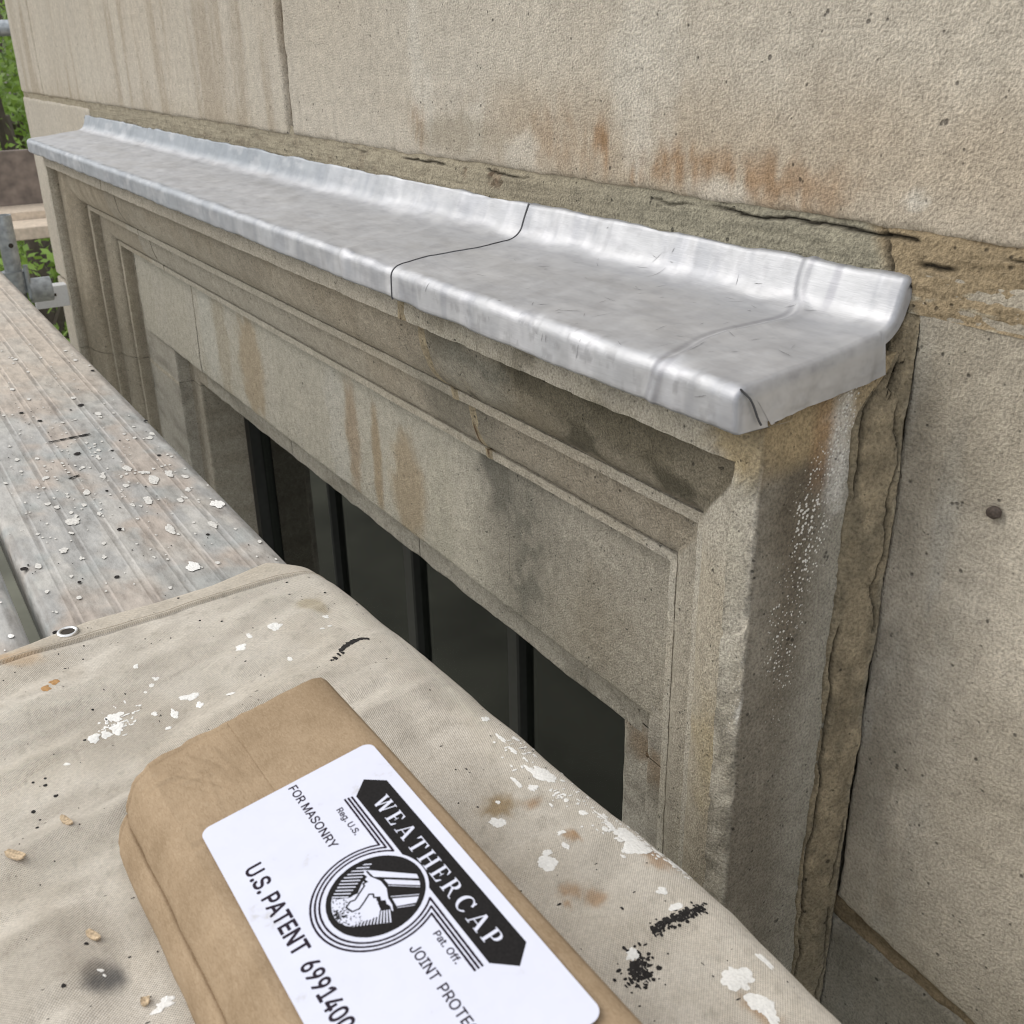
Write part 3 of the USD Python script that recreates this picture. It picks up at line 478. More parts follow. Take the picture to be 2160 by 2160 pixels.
def frame_piece(kind, a, b, n, seed):
    """head: x from a to b along the top (a/b None = mitre); jamb: side 'L'/'R' with z from a (None = mitre) to b"""
    t = np.linspace(0, 1, n)[:, None]; s = prof[:, 0][None]; y = np.broadcast_to(prof[:, 1][None], (n, len(prof)))
    if kind == 'H':
        xa = XO_L + wl(s) if a is None else a; xb = XO_R - s if b is None else b
        x = xa + (xb - xa) * t + 0 * s; z = np.where(REG[None] == 0, -0.0150 + (y[:1] + 0.125) * 0.13, ZO - s) + 0 * t
    else:
        za = ZO - s if a is None else a
        if a is None: za = np.where(REG[None] == 0, -0.0150 + (y[:1] + 0.125) * 0.13, za)
        z = za + (b - za) * t + 0 * s; x = (XO_L + wl(s) if kind == 'L' else XO_R - s) + 0 * t
    x, y, z = (np.array(np.broadcast_to(q, (n, len(prof)))) for q in (x, y, z))
    reg = np.broadcast_to(REG[None], x.shape)
    P0 = np.stack([x, y, z], -1)
    d = 0.0020 * (fbm(P0 / 0.035, 4, 91) - .5) + 0.0016 * (fbm(P0 / 0.010, 3, 92) - .5)
    chip = sm(0.55, 0.75, fbm(P0 / 0.022, 3, 93)) * (reg == 1) * 0.0022
    y2 = y + d + chip
    inn = 0.0012 * (fbm(P0 / 0.03, 4, 94) - .5) + 0.0018 * (reg <= 1) * (fbm(P0 / 0.013, 3, 95) - .5)
    if kind == 'H': z = z + inn
    else: x = x + inn * (1 if kind == 'L' else -1)
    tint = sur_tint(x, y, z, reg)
    sp = np.zeros_like(x)
    if kind == 'R':
        yy = y + 0.05 * (z + 0.16)
        sp = 0.95 * (reg == 0) * np.maximum(blob(y, z, -0.072, -0.115, 0.018, 0.05, 31, 0.9, 0.02, 0.6), blob(y, z, -0.084, -0.20, 0.016, 0.075, 32, 1.2, 0.02, 0.6) * .72)
        sp = np.maximum(sp, 0.9 * (reg == 0) * blob(y, z, -0.048, -0.06, 0.012, 0.05, 33, 0.7, 0.02, 0.5))
        sp = np.maximum(sp, 0.6 * (reg == 1) * blob(x, z, 0.006, -0.25, 0.012, 0.05, 34, 0.9, 0.01, 0.5))
    return np.stack([x, y2, z], -1), tint, sp
def panel_piece(xa, xb, n, ends=(True, True)):
    """recessed panel with its undercut lower edge and the set-back band below"""
    zt = ZO - 0.2185; zb = -0.4525
    pz = np.concatenate([np.linspace(zt, zb + 0.006, 46)])
    py = np.full(len(pz), 0.002)
    pz = np.concatenate([pz, [zb + .0035, zb + .0012, zb, zb + .0002, zb + 0.001]]); py = np.concatenate([py, [0.0022, 0.003, 0.0052, 0.010, 0.034]])
    x = np.linspace(xa, xb, n)[:, None] + 0 * pz[None]; z = pz[None] + 0 * x; y = py[None] + 0 * x
    P0 = np.stack([x, y, z], -1)
    zz_ = z + 0.003 * (fbm(np.stack([x / 0.06, x * 0, x * 0], -1), 4, 96) - .5) * sm(zb + .03, zb, z)
    y2 = y + 0.0035 * (fbm(P0 / 0.06, 4, 97) - .5) + 0.0015 * (fbm(P0 / 0.012, 3, 98) - .5)
    return np.stack([x, y2, zz_], -1), sur_tint(x, y, z, np.full(x.shape, 4)), np.zeros_like(x)
def band_piece(xa, xb, n, zt=-0.440, zb=-0.5225, y0=0.036, inner=0.16):
    pz = np.concatenate([np.linspace(zt, zb + .006, 16), [zb + .003, zb + .0008, zb, zb]]); py = np.concatenate([np.full(16, y0), [y0 + .0004, y0 + .002, y0 + .005, inner]])
    x = np.linspace(xa, xb, n)[:, None] + 0 * pz[None]; z = pz[None] + 0 * x; y = py[None] + 0 * x
    P0 = np.stack([x, y, z], -1)
    z2 = z + 0.006 * (fbm(np.stack([x / 0.05, x * 0, x * 0], -1), 5, 99) - .5) * sm(zb + .03, zb, z)
    y2 = y + 0.003 * (fbm(P0 / 0.05, 4, 100) - .5)
    return np.stack([x, y2, z2], -1), sur_tint(x, y, z, np.full(x.shape, 5)), np.zeros_like(x)
def merge(parent, name, pieces, mat=WORN, label=None):
    V, F, C, S, n = [], [], [], [], 0
    for P, t, s in pieces:
        v, f = grid(P); V.append(v); F.append(f + n); C.append(t.reshape(-1, 3)); S.append(s.ravel()); n += len(v)
    return put(parent, name, np.vstack(V), np.vstack(F), mat, tint=np.vstack(C), speck=np.concatenate(S), label=label)
sur = thing('window_surround', 'weathered moulded limestone window surround under the lead flashing', 'window surround')
OPL, OPR = -2.02, -0.2525                # front opening between the flat jambs
def flat_jamb(side, zt, zb, n):
    """plain face between moulding and opening, rebate and inner reveal"""
    if side == 'R': px = [XPR, OPR + .006, OPR + .0025, OPR, OPR, OPR - 0.0005, OPR - 0.004, -0.330, -0.334, -0.336, -0.337]; py = [0.002, 0.002, 0.003, 0.007, 0.030, 0.0345, 0.036, 0.036, 0.038, 0.042, 0.16]
    else: px = [XPL, OPL - .006, OPL - .0025, OPL, OPL, OPL + 0.0005, OPL + 0.004, -1.967, -1.964, -1.962, -1.961]; py = [0.002, 0.002, 0.003, 0.007, 0.030, 0.0345, 0.036, 0.036, 0.038, 0.042, 0.16]
    def dens(q): return np.concatenate([np.linspace(q[k], q[k + 1], 6)[:-1] for k in range(len(q) - 1)] + [[q[-1]]])
    px, py = dens(px), dens(py)
    z = np.linspace(zt, zb, n)[:, None] + 0 * px[None]; x = px[None] + 0 * z; y = py[None] + 0 * z
    P0 = np.stack([x, y, z], -1)
    x2 = x + 0.003 * (fbm(P0 / 0.03, 4, 101) - .5); y2 = y + 0.002 * (fbm(P0 / 0.03, 4, 102) - .5)
    t = sur_tint(x, y, z, np.full(x.shape, 5))
    if side == 'R': t = mixc(t, [0.25, 0.17, 0.10], 0.6 * np.maximum(blob(x, z, -0.235, -0.515, 0.02, 0.02, 35, 0.9, 0.01, 0.5), blob(x, z, -0.30, -0.535, 0.03, 0.02, 36, 0.8, 0.012, 0.6)))
    return np.stack([x2, y2, z], -1), t, np.zeros_like(x)
g_ = 0.0022
merge(sur, 'lintel_stone', [frame_piece('H', None, JX1 - g_, 90, 1), frame_piece('L', None, ZJ + .0006, 60, 1), panel_piece(XPL, JX1 + 0.10 - g_, 60), flat_jamb('L', -0.45, ZJ + .0004, 12)], label='left lintel stone with the far corner of the moulding')
merge(sur, 'lintel_stone', [frame_piece('H', JX1 + g_, JX2 - g_, 280, 2), panel_piece(JX1 + 0.10 + g_, JX2 - 0.0002, 240)], label='long middle lintel stone streaked pale and brown')
merge(sur, 'lintel_stone', [frame_piece('H', JX2 + g_, None, 330, 3), frame_piece('R', None, -0.5050, 240, 3), panel_piece(JX2 + 0.0002, XPR, 150), flat_jamb('R', -0.43, -0.505 + .0008, 40)], label='right lintel stone, sooty olive under the lead, with the near corner')
merge(sur, 'jamb_stone', [frame_piece('L', ZJ - .0006, ZB, 60, 4), flat_jamb('L', ZJ - .0004, ZB, 50)], label='left jamb stone')
merge(sur, 'jamb_stone', [frame_piece('R', -0.5052, ZB, 140, 5), flat_jamb('R', -0.505 - .0008, ZB, 90)], label='right jamb stone partly behind the drop cloth')
merge(sur, 'inner_lintel', [band_piece(-1.99, -1.37, 70)], label='left length of the set-back band above the window')
merge(sur, 'inner_lintel', [band_piece(-1.368, -0.845, 90)]); merge(sur, 'inner_lintel', [band_piece(-0.843, -0.30, 120)], label='right length of the set-back band above the window')
# mortar squeezed into the joints of the moulding
def joint_fill(xj, w, proud, seed, zl=None):
    def f(t, k):
        i = np.round(k * (len(prof) - 1)).astype(int)
        s = prof[i, 0]; y = prof[i, 1]
        x = xj + (t - 0.5) * w + 0.004 * (fbm(np.stack([s / 0.03, t * 0, t * 0], -1), 3, seed) - .5)
        y2 = y - proud * np.sin(np.pi * t) * fbm(np.stack([s / 0.012, t * 2, t * 0], -1), 3, seed) + (1 - np.sin(np.pi * t)) * 0.002
        c = np.array([0.33, 0.275, 0.185]) * (0.6 + 0.8 * fbm(np.stack([s / 0.01, t * 3, t * 0], -1), 4, seed + 1))[..., None]
        c = mixc(c, [0.10, 0.055, 0.025], 0.9 * sm(0.14, 0.06, np.abs(t - 0.5 - 0.3 * (fbm(np.stack([s / 0.02, t * 0, t * 0], -1), 3, seed + 2) - .5))) * sm(.45, .55, fbm(np.stack([s / 0.03, t * 0 + 7, t * 0], -1), 3, seed + 3)))
        if proud < 0.001: c = c * 0.35
        return np.stack([x, y2, ZO - s], -1), c
    strip(sur, np.linspace(0, 1, 13), np.linspace(14, len(prof) - 1, len(prof) - 14) / (len(prof) - 1), f)
joint_fill(JX2, 0.024, 0.0035, 111); joint_fill(JX1, 0.012, 0.0004, 121)
def pj(xj, z0, z1, w, y, seed):
    def f(z, t):
        x = xj + (t - .5) * w + 0.003 * (fbm(np.stack([z / 0.03, z * 0, z * 0], -1), 3, seed) - .5)
        c = np.array([0.20, 0.165, 0.115]) * (0.6 + 0.8 * fbm(np.stack([x / .004, z * 0, z / .01], -1), 3, seed))[..., None]
        return np.stack([x, y + 0.0012 + 0 * z, z], -1), c
    strip(sur, np.linspace(z0, z1, 60), np.linspace(0, 1, 5), f)
pj(JX1 + .10, ZO - .218, -0.45, 0.006, 0.002, 132)
def hj(zc, h, xa, xb, y, seed, col):
    def f(x, t):
        z = zc + (t - .5) * h + 0.004 * (fbm(np.stack([x / 0.02, x * 0, x * 0], -1), 3, seed) - .5)
        c = np.array(col) * (0.6 + 0.8 * fbm(np.stack([x / .01, t, z / .006], -1), 3, seed))[..., None]
        return np.stack([x, y - 0.001 * np.sin(np.pi * t), z], -1), c
    strip(sur, np.linspace(xa, xb, 50), np.linspace(0, 1, 6), f)
hj(ZJ - .004, 0.014, XPL, OPL, 0.0025, 133, (0.45, 0.40, 0.32)); hj(-0.505, 0.006, OPR, XPR, 0.0035, 134, (0.13, 0.09, 0.055))
# solid core so that nothing shows through the open backs
put_tm(sur, 'core', cat_m([boxm(XO_L + .03, XO_R - .03, 0.012, 0.14, -0.42, -0.03), boxm(XO_L + .03, XO_R - .03, -0.090, 0.011, -0.055, -0.026), boxm(XO_L + .03, -2.03, 0.012, 0.14, ZB, -0.421), boxm(-0.243, XO_R - .03, 0.012, 0.14, ZB, -0.421)]), DARKHOLE)

# ------------------------------------------------------------------ the window
win = thing('window', 'dark narrow-paned metal window set deep below the stone panel', 'window')
WY = 0.150
put_tm(win, 'frame', cat_m([boxm(-1.965, -0.333, WY - .02, WY + .03, -0.57, -0.515), boxm(-1.965, -1.93, WY - .021, WY + .031, ZB, -0.5145), boxm(-0.365, -0.333, WY - .021, WY + .031, ZB, -0.5145)]), FRAME)
MULL = [(-1.475, 0.004), (-1.105, 0.018), (-0.745, 0.016)]
for xm, w in MULL: put_tm(win, 'mullion', boxm(xm - w, xm + w, WY - .012, WY + .028, ZB, -0.57, 0.003), FRAME)
edges = [-1.93, -1.475, -1.105, -0.745, -0.365]
for a, b in zip(edges[:-1], edges[1:]): put_tm(win, 'pane', boxm(a + .004, b - .004, WY + .004, WY + .008, ZB, -0.572), GLASS)
bl = thing('window_blind', 'grey-green slatted blind lowered behind the right-hand panes', 'blind')
zb_ = -0.62
put_tm(bl, 'slats', cat_m([boxm(-1.06, -0.345, 0.225, 0.252, zb_ - .028 * k - .0015, zb_ - .028 * k + .0015).apply_transform(trimesh.transformations.rotation_matrix(-1.05, [1, 0, 0], [0, 0.2385, zb_ - .028 * k])) for k in range(26)]), simple('blind_slat', (0.70, 0.73, 0.64), 0.7, var=.12, scale=9), kind='stuff')
put_tm(bl, 'head_rail', boxm(-1.07, -0.34, 0.26, 0.295, -0.60, -0.57), FRAME)
room = cat_m([boxm(-2.6, 0.3, 1.6, 1.65, -2.0, 0.3), boxm(-2.65, -2.6, 0.2, 1.65, -2.0, 0.3), boxm(0.3, 0.35, 0.2, 1.65, -2.0, 0.3), boxm(-2.65, 0.35, 0.31, 1.65, -2.05, -2.0), boxm(-2.65, 0.35, 0.31, 1.65, 0.3, 0.35)])
put_tm('/World', 'room_interior', room, ROOM, kind='structure', label='dim room behind the window panes')

# ------------------------------------------------------------------ lead flashing
LPROF = [(-0.1475, -0.0300), (-0.1520, -0.0302), (-0.1530, -0.0280)]
LPROF += [(-0.1530 - 0.0004 * k / 8, -0.0280 + 0.0195 * k / 8) for k in range(1, 9)]
LPROF += [(-0.1450 - 0.0084 * math.cos(a), -0.0085 + 0.0088 * math.sin(a)) for a in np.linspace(0, math.pi / 2, 9)[1:]]
x0_, z0_ = LPROF[-1]
LPROF += [(x0_ + (-0.034 - x0_) * k / 22, z0_ + (0.0135 - z0_) * k / 22) for k in range(1, 23)]
LPROF += [(-0.034 + 0.0245 * math.sin(a), 0.0135 + 0.022 * (1 - math.cos(a))) for a in np.linspace(0, 1.22, 12)[1:]]
x1_, z1_ = LPROF[-1]
LPROF += [(x1_ + (-0.0035 - x1_) * k / 9, z1_ + (0.0490 - z1_) * k / 9) for k in range(1, 10)]
LPROF += [(-0.0020, 0.0494), (-0.0004, 0.0475)]
LPROF = np.array(LPROF)
tg = np.gradient(LPROF, axis=0); LN = np.stack([-tg[:, 1], tg[:, 0]], 1); LN /= np.linalg.norm(LN, axis=1, keepdims=True); LN[:3] = [-1, 0]
LT = np.concatenate([[0], np.cumsum(np.linalg.norm(np.diff(LPROF, axis=0), axis=1))])
XE = 0.008                        # right end of the lead
C_LEAD = np.array([0.415, 0.42, 0.435])
FOLDS = [(-0.0735, 0.0016, 0.006), (-0.083, -0.0006, 0.004), (-0.601, 0.0022, 0.010), (-1.93, 0.0020, 0.012), (-1.05, 0.0011, 0.02), (-1.36, 0.0009, 0.02)]
def lead_disp(x, k):
    t = LT[k]; y, z = LPROF[k, 0], LPROF[k, 1]
    drip = sm(-0.139, -0.150, y); up = sm(-0.022, -0.010, y); top = (1 - drip) * (1 - up)
    A = lambda sx, st, sd, o=4: fbm(np.stack([x / sx, t / st, t * 0 + sd], -1), o, sd) - .5
    d = drip * (0.0058 * A(0.06, 0.09, 141) + 0.0007 * A(0.013, 0.05, 142)) + up * (0.0060 * A(0.06, 0.10, 143) + 0.0006 * A(0.013, 0.06, 144)) + top * (0.0042 * A(0.09, 0.06, 145) + 0.0022 * A(0.03, 0.025, 146))
    edge = sm(0.02, 0.0, np.abs(y + 0.145)) * 0.0024 * A(0.03, 0.03, 147)
    d = d + edge
    for xf, amp, w in FOLDS:
        xx_ = x - xf - 0.006 * np.sin(t * 60 + xf * 9) - (0.006 * top if abs(xf) < .1 else 0.0)
        if xf == -0.601: amp = amp * (1 - 0.75 * sm(-0.13, -0.10, y)) 
        d = d + amp * np.exp(-(xx_ / w) ** 2)
    d = d + 0.004 * np.exp(-((x + 0.13) / 0.022) ** 2) * up * 0 - 0.0028 * np.exp(-((x + 0.265) / 0.03) ** 2) * sm(-0.03, -0.012, y)
    return d
def lead_tint(x, k, yv, zv):
    t = LT[k]; y = LPROF[k, 0]
    drip = sm(-0.139, -0.150, y); up = sm(-0.022, -0.010, y)
    A = lambda sx, st, sd, o=4: fbm(np.stack([x / sx, t / st, t * 0 + sd], -1), o, sd)
    c = np.broadcast_to(C_LEAD, x.shape + (3,)).copy()
    c *= (0.90 + 0.2 * A(0.10, 0.05, 151))[..., None]
    c = mixc(c, [0.26, 0.27, 0.30], 0.42 * (drip + up) * sm(0.50, 0.66, A(0.022, 0.12, 152)))
    c = mixc(c, [0.56, 0.56, 0.58], 0.4 * (drip + up) * sm(0.52, 0.66, A(0.026, 0.14, 153)))
    c = mixc(c, [0.34, 0.33, 0.315], 0.22 * (1 - drip) * (1 - up) * sm(0.5, 0.7, A(0.12, 0.035, 154)))
    c = mixc(c, [0.19, 0.215, 0.24], 0.85 * sm(-0.45, -1.35, x) * np.clip(drip * .75 + up * .95, 0, 1))  # blue-grey horizon reflection painted into the far upright faces
    c = mixc(c, [0.27, 0.27, 0.28], 0.5 * (drip + 0.5 * up) * sm(0.60, 0.70, A(0.010, 0.010, 155)) * sm(-0.7, -0.3, x))
    c = mixc(c, [0.56, 0.56, 0.57], 0.22 * sm(0.58, 0.70, A(0.045, 0.02, 156, 5)))
    for xf, amp, w in FOLDS[:2]:
        c = mixc(c, [0.25, 0.25, 0.27], 0.55 * sm(0.004, 0.001, np.abs(x - xf - 0.006 * np.sin(t * 60 + xf * 9) - 0.003)))
    c = mixc(c, [0.27, 0.27, 0.30], 0.55 * up * np.maximum(sm(0.006, 0.002, np.abs(x + 0.050)), 0) )
    return c
def lead_sheet(parent, xa_fn, xb_fn, n, off, seed, wrap=None, label=None):
    """wrap: None, or +1 / -1 where the right / left end is dressed round the stone's end"""
    K = np.arange(len(LPROF)); u = np.linspace(0, 1, n)
    py_, pz_ = LPROF[:, 0], LPROF[:, 1]
    xa, xb = xa_fn(py_, pz_), xb_fn(py_, pz_)
    x = xa[None] + (xb - xa)[None] * u[:, None]
    if wrap:                      # extra columns that bend down over the end
        r = 0.0048; topk = (py_ > -0.1495) & (pz_ < 0.0150) & (pz_ > -0.02); upk = pz_ > 0.0150
        emax = np.where(topk, r * math.pi / 2 + 0.0262, np.where(upk, 0.012, 0.032))
        e = np.concatenate([np.linspace(0, 1, 40)[1:]])[:, None] * emax[None]
        edge = XE if wrap > 0 else -2.545
        ex = edge + wrap * e; x = np.concatenate([x, ex]) if wrap > 0 else np.concatenate([ex[::-1], x])
        E = np.concatenate([np.zeros((n, len(K))), e]) if wrap > 0 else np.concatenate([e[::-1], np.zeros((n, len(K)))])
        th = np.minimum(E / r, math.pi / 2); run = r * np.sin(th); drop = r * (1 - np.cos(th)) + np.maximum(E - r * math.pi / 2, 0)
        xp = np.where(E > 0, edge + wrap * (run - r), x - wrap * r * np.exp(-np.abs(x - edge) / 0.05))
    else: E = drop = np.zeros_like(x); xp = x
    k = np.broadcast_to(K[None], x.shape)
    d = lead_disp(np.clip(x, -2.545, XE), k) * (1 - 0.7 * sm(0, 0.012, E)) + off - drop
    y = LPROF[k, 0] + LN[k, 0] * d; z = LPROF[k, 1] + LN[k, 1] * d
    if wrap:
        front = sm(-0.120, -0.149, LPROF[k, 0]) * (LPROF[k, 0] > -0.1495)
        y = y + front * drop * 0.62
        low = sm(0.004, 0.026, drop) * (LPROF[k, 1] < 0.0150)
        wr = (fbm(np.stack([y / 0.012, drop * 8, y * 0], -1), 4, 166) - .5) * 0.0042 + (fbm(np.stack([(y + drop * .35) / 0.0035, drop * 6, y * 0], -1), 2, 167) - .5) * 0.0020
        isdrip = (LPROF[k, 0] < -0.1495) | (LPROF[k, 1] < -0.02)
        xp = xp + wrap * np.where(isdrip, -0.0010 * sm(0, .006, drop), (0.0012 * low + wr * low) * (1 - 0.9 * front))
        z = z + low * (~isdrip) * 0.0016 * (fbm(np.stack([y / 0.03, y * 0, y * 0], -1), 3, 168) - .5)
    up = sm(0.036, 0.048, LPROF[k, 1]); z = z + up * 0.0034 * (fbm(np.stack([x / 0.05, x * 0, x * 0 + seed], -1), 4, 161) - .5)
    lowd = sm(-0.012, -0.028, LPROF[k, 1]); z = z + lowd * 0.0032 * (fbm(np.stack([x / 0.05, x * 0, x * 0], -1), 4, 162) - .5)
    y = np.minimum(y, -0.0004)
    V, F = grid(np.stack([xp, y, z], -1))
    c = lead_tint(x, k, y, z)
    if wrap:
        P2 = np.stack([y / 0.006, drop / 0.02, y * 0], -1)
        c = mixc(c, [0.33, 0.33, 0.35], 0.55 * sm(0.55, 0.68, fbm(P2 * [2, 1.5, 1], 4, 170)) * sm(0.001, 0.004, drop) * sm(0.012, 0.006, drop))
        c = mixc(c, [0.44, 0.425, 0.405], 0.55 * sm(0.005, 0.012, drop))
    return put(parent, 'sheet', V, F, LEAD, tint=c.reshape(-1, 3), label=label)
def seam_x(y, z): return -0.484 + 0.026 * sm(-0.150, -0.006, y) + 0.004 * np.sin(y * 70)
fl = thing('lead_flashing', 'long far lead sheet of the flashing, running to the wall corner', 'flashing')
lead_sheet(fl, lambda y, z: -2.545 + 0 * y, lambda y, z: seam_x(y, z) + 0.05, 560, 0.0, 1, wrap=-1)
def sweep(path, r, sec=8):
    tan = np.gradient(path, axis=0); tan /= np.linalg.norm(tan, axis=1, keepdims=True)
    n1 = np.cross(tan, [1.0, 0.13, 0.07]); n1 /= np.linalg.norm(n1, axis=1, keepdims=True); n2 = np.cross(tan, n1)
    a = np.linspace(0, 2 * math.pi, sec + 1)
    return np.array([p + r * (np.cos(a)[:, None] * u + np.sin(a)[:, None] * v) for p, u, v in zip(path, n1, n2)])
fr = thing('lead_flashing', 'short near lead sheet lapped over the far one, with a folded right corner', 'flashing')
lead_sheet(fr, seam_x, lambda y, z: XE + 0.0 * y, 300, 0.0021, 2, wrap=1)
rs = np.random.default_rng(33); sc_ = []
def on_lead(x, t):                # a point of the near sheet at profile length t, lifted a hair
    k = np.interp(t, LT, np.arange(len(LT))); y = np.interp(k, np.arange(len(LT)), LPROF[:, 0]); z = np.interp(k, np.arange(len(LT)), LPROF[:, 1])
    ny = np.interp(k, np.arange(len(LT)), LN[:, 0]); nz = np.interp(k, np.arange(len(LT)), LN[:, 1])
    d = lead_disp(x, np.round(k).astype(int)) + 0.0021 + 0.00025
    return np.stack([x, y + ny * d, z + nz * d], -1)
for k in range(75):
    x0, t0 = -0.46 + 0.45 * rs.random() ** .7, rs.uniform(0.012, LT[-4]); a = rs.normal(0.5, 0.9); l = min(rs.lognormal(-5.0, .6), .02); w = rs.uniform(.00012, .0004)
    q = np.linspace(0, 1, 6); xx_ = x0 + l * q * math.cos(a); tt2 = np.clip(t0 + l * q * math.sin(a) + .1 * l * q ** 2, 0.006, LT[-3]); ww = w * np.sin(np.pi * (q * .9 + .05))
    xx_ = np.clip(xx_, -0.455, XE - .008)
    V, F = grid(np.stack([on_lead(xx_ - ww * math.sin(a), tt2 + ww * math.cos(a)), on_lead(xx_ + ww * math.sin(a), tt2 - ww * math.cos(a))], 1)); sc_.append((V, F))
V, F = (np.vstack([v for v, f in sc_]), np.vstack([f + i * 12 for i, (v, f) in enumerate(sc_)])); put(fr, 'scratches', V, F, simple('lead_scratch', (0.23, 0.23, 0.235), 0.7, var=.4, scale=300), kind='stuff')
tt_ = np.linspace(0, 1, 14)
V, F = grid(sweep(np.stack([XE + 0.0018 - 0.0030 * (1 - sm(0, .25, tt_)), -0.1515 + 0.0185 * tt_ + .0012 * np.sin(tt_ * 5), 0.0006 - 0.0262 * tt_], 1), 0.00075)); put(fr, 'corner_fold', V, F, LEAD_DARK, label='dark edge of the folded dog-ear on the right corner')
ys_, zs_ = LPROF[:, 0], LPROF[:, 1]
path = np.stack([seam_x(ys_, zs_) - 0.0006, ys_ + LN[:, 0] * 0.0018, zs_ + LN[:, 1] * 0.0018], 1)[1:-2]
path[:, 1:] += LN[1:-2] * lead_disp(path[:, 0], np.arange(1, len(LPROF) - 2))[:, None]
V, F = grid(sweep(path, 0.00125)); put(fr, 'lap_shade', V, F, LEAD_DARK)  # added dark tube that paints the shade of the gap at the lap

# ------------------------------------------------------------------ scaffold planks
ZP = -0.25
def plank(name, y0, y1, xa, xb, grooves, label, seed):
    t = thing(name, label, 'scaffold plank')
    prof_ = [(y0 + .0005, -0.05), (y0, -0.012)] + [(y0 + .009 * (1 - math.cos(a)), -0.012 + 0.012 * math.sin(a)) for a in np.linspace(0, math.pi / 2, 7)[1:]]
    for gy in grooves:
        prof_ += [(gy - .0062, 0), (gy - .0042, 0.00035), (gy - .0034, 0.00035), (gy - .0028, 0.0), (gy - .0012, -0.0003), (gy + .0012, -0.0003), (gy + .0028, 0.0), (gy + .0034, 0.00035), (gy + .0042, 0.00035), (gy + .0062, 0)]
    prof_ += [(y1 - .013 * (1 - math.sin(a)), -0.013 + 0.013 * math.cos(a)) for a in np.linspace(0, math.pi / 2, 8)] + [(y1, -0.05)]
    full = []
    for (a, za), (b, zb) in zip(prof_[:-1], prof_[1:]):
        n = max(1, int(abs(b - a) / 0.004)); full += [(a + (b - a) * k / n, za + (zb - za) * k / n) for k in range(n)]
    full.append(prof_[-1]); full = np.array(full)
    xs = np.concatenate([np.arange(xa, -1.6, 0.02), np.arange(-1.6, -0.2, 0.006), np.arange(-0.2, xb, 0.03)])
    X, K = np.meshgrid(xs, np.arange(len(full)), indexing='ij')
    Y = full[K, 0]; Z = ZP + full[K, 1] + 0.0008 * (fbm(np.stack([X / 0.2, Y / 0.05, X * 0], -1), 3, seed) - .5)
    P0 = np.stack([X, Y, Y * 0], -1)
    c = np.broadcast_to(np.array([0.345, 0.34, 0.325]), X.shape + (3,)).copy() * (0.82 + 0.36 * fbm(P0 / [0.06, 0.03, 1], 4, seed + 1))[..., None]
    c = mixc(c, [0.37, 0.32, 0.275], 0.9 * sm(0.42, 0.62, fbm(P0 / [0.09, 0.045, 1], 5, seed + 2)) * sm(y1, y1 - .03, Y))
    c = mixc(c, [0.30, 0.315, 0.305], 0.6 * sm(0.52, 0.68, fbm(P0 / [0.05, 0.03, 1], 5, seed + 3)))
    c = mixc(c, [0.48, 0.455, 0.41], 0.45 * sm(0.50, 0.66, fbm(P0 / [0.05, 0.02, 1], 5, seed + 4)) * np.maximum(sm(-0.35, -0.5, X) * sm(-0.9, -0.6, X), 0.35))
    c = mixc(c, [0.46, 0.40, 0.33], 0.65 * sm(-0.9, -1.3, X))
    gz = full[K, 1]; c = mixc(c, [0.18, 0.165, 0.15], 0.45 * (gz < -0.0002) * (gz > -0.002) * sm(.35, .6, fbm(P0 / [0.05, 0.01, 1], 3, seed + 5)))
    V, F = grid(np.stack([X, Y, Z], -1))
    put(t, 'deck', V, F, DECK, tint=c.reshape(-1, 3))
    put_tm(t, 'underside', boxm(xa, xb, y0 + .002, y1 - .002, ZP - .0505, ZP - .006), GALV)
    return t
GR = [-0.5075, -0.474, -0.441, -0.409, -0.377, -0.345]
pk1 = plank('scaffold_plank', -0.5345, -0.311, -3.25, 1.0, GR, 'paint-spattered ribbed aluminium scaffold plank under the drop cloth, beside the window', 201)
pk2 = plank('scaffold_plank', -0.775, -0.5485, -3.25, 1.0, [-0.748, -0.714, -0.681, -0.648, -0.615, -0.582], 'second aluminium scaffold plank beyond the dark gap, at the left edge', 211)
def splat(S, cx, cy, rx, ry, seed, rot=0.0, h=0.0006, n=40, rag=0.35):
    """domed irregular drop lying on the surface S(x, y) -> points"""
    a = np.linspace(0, 2 * math.pi, n, endpoint=False); r_ = np.random.default_rng(seed); ph = r_.random(3) * 50
    rad = 1 + rag * 2 * (fbm(np.stack([np.cos(a) * 1.3 + ph[0], np.sin(a) * 1.3 + ph[1], a * 0 + ph[2]], -1), 4, seed) - .5) * 1.6
    rad = np.clip(rad, 0.25, 2)
    V = []
    for f, hh in ((1.0, 0.00012), (0.93, h * .8), (0.7, h), (0.35, h)):
        u, v = np.cos(a) * rad * f * rx, np.sin(a) * rad * f * ry
        V.append(S(cx + u * math.cos(rot) - v * math.sin(rot), cy + u * math.sin(rot) + v * math.cos(rot), hh))
    V.append(S(np.array([cx]), np.array([cy]), h))
    V = np.vstack(V); F = []
    for k in range(3):
        i = np.arange(n); j = (i + 1) % n
        F += [np.stack([k * n + i, k * n + j, (k + 1) * n + j], 1), np.stack([k * n + i, (k + 1) * n + j, (k + 1) * n + i], 1)]
    i = np.arange(n); F.append(np.stack([3 * n + i, 3 * n + (i + 1) % n, np.full(n, 4 * n)], 1))
    return V, np.vstack(F)
def join(parts):
    V, F, n = [], [], 0
    for v, f in parts: V.append(v); F.append(f + n); n += len(v)
    return np.vstack(V), np.vstack(F)
def pS(x, y, h): return np.stack([x, y, ZP + h + 0.0009 + 0 * x], -1)
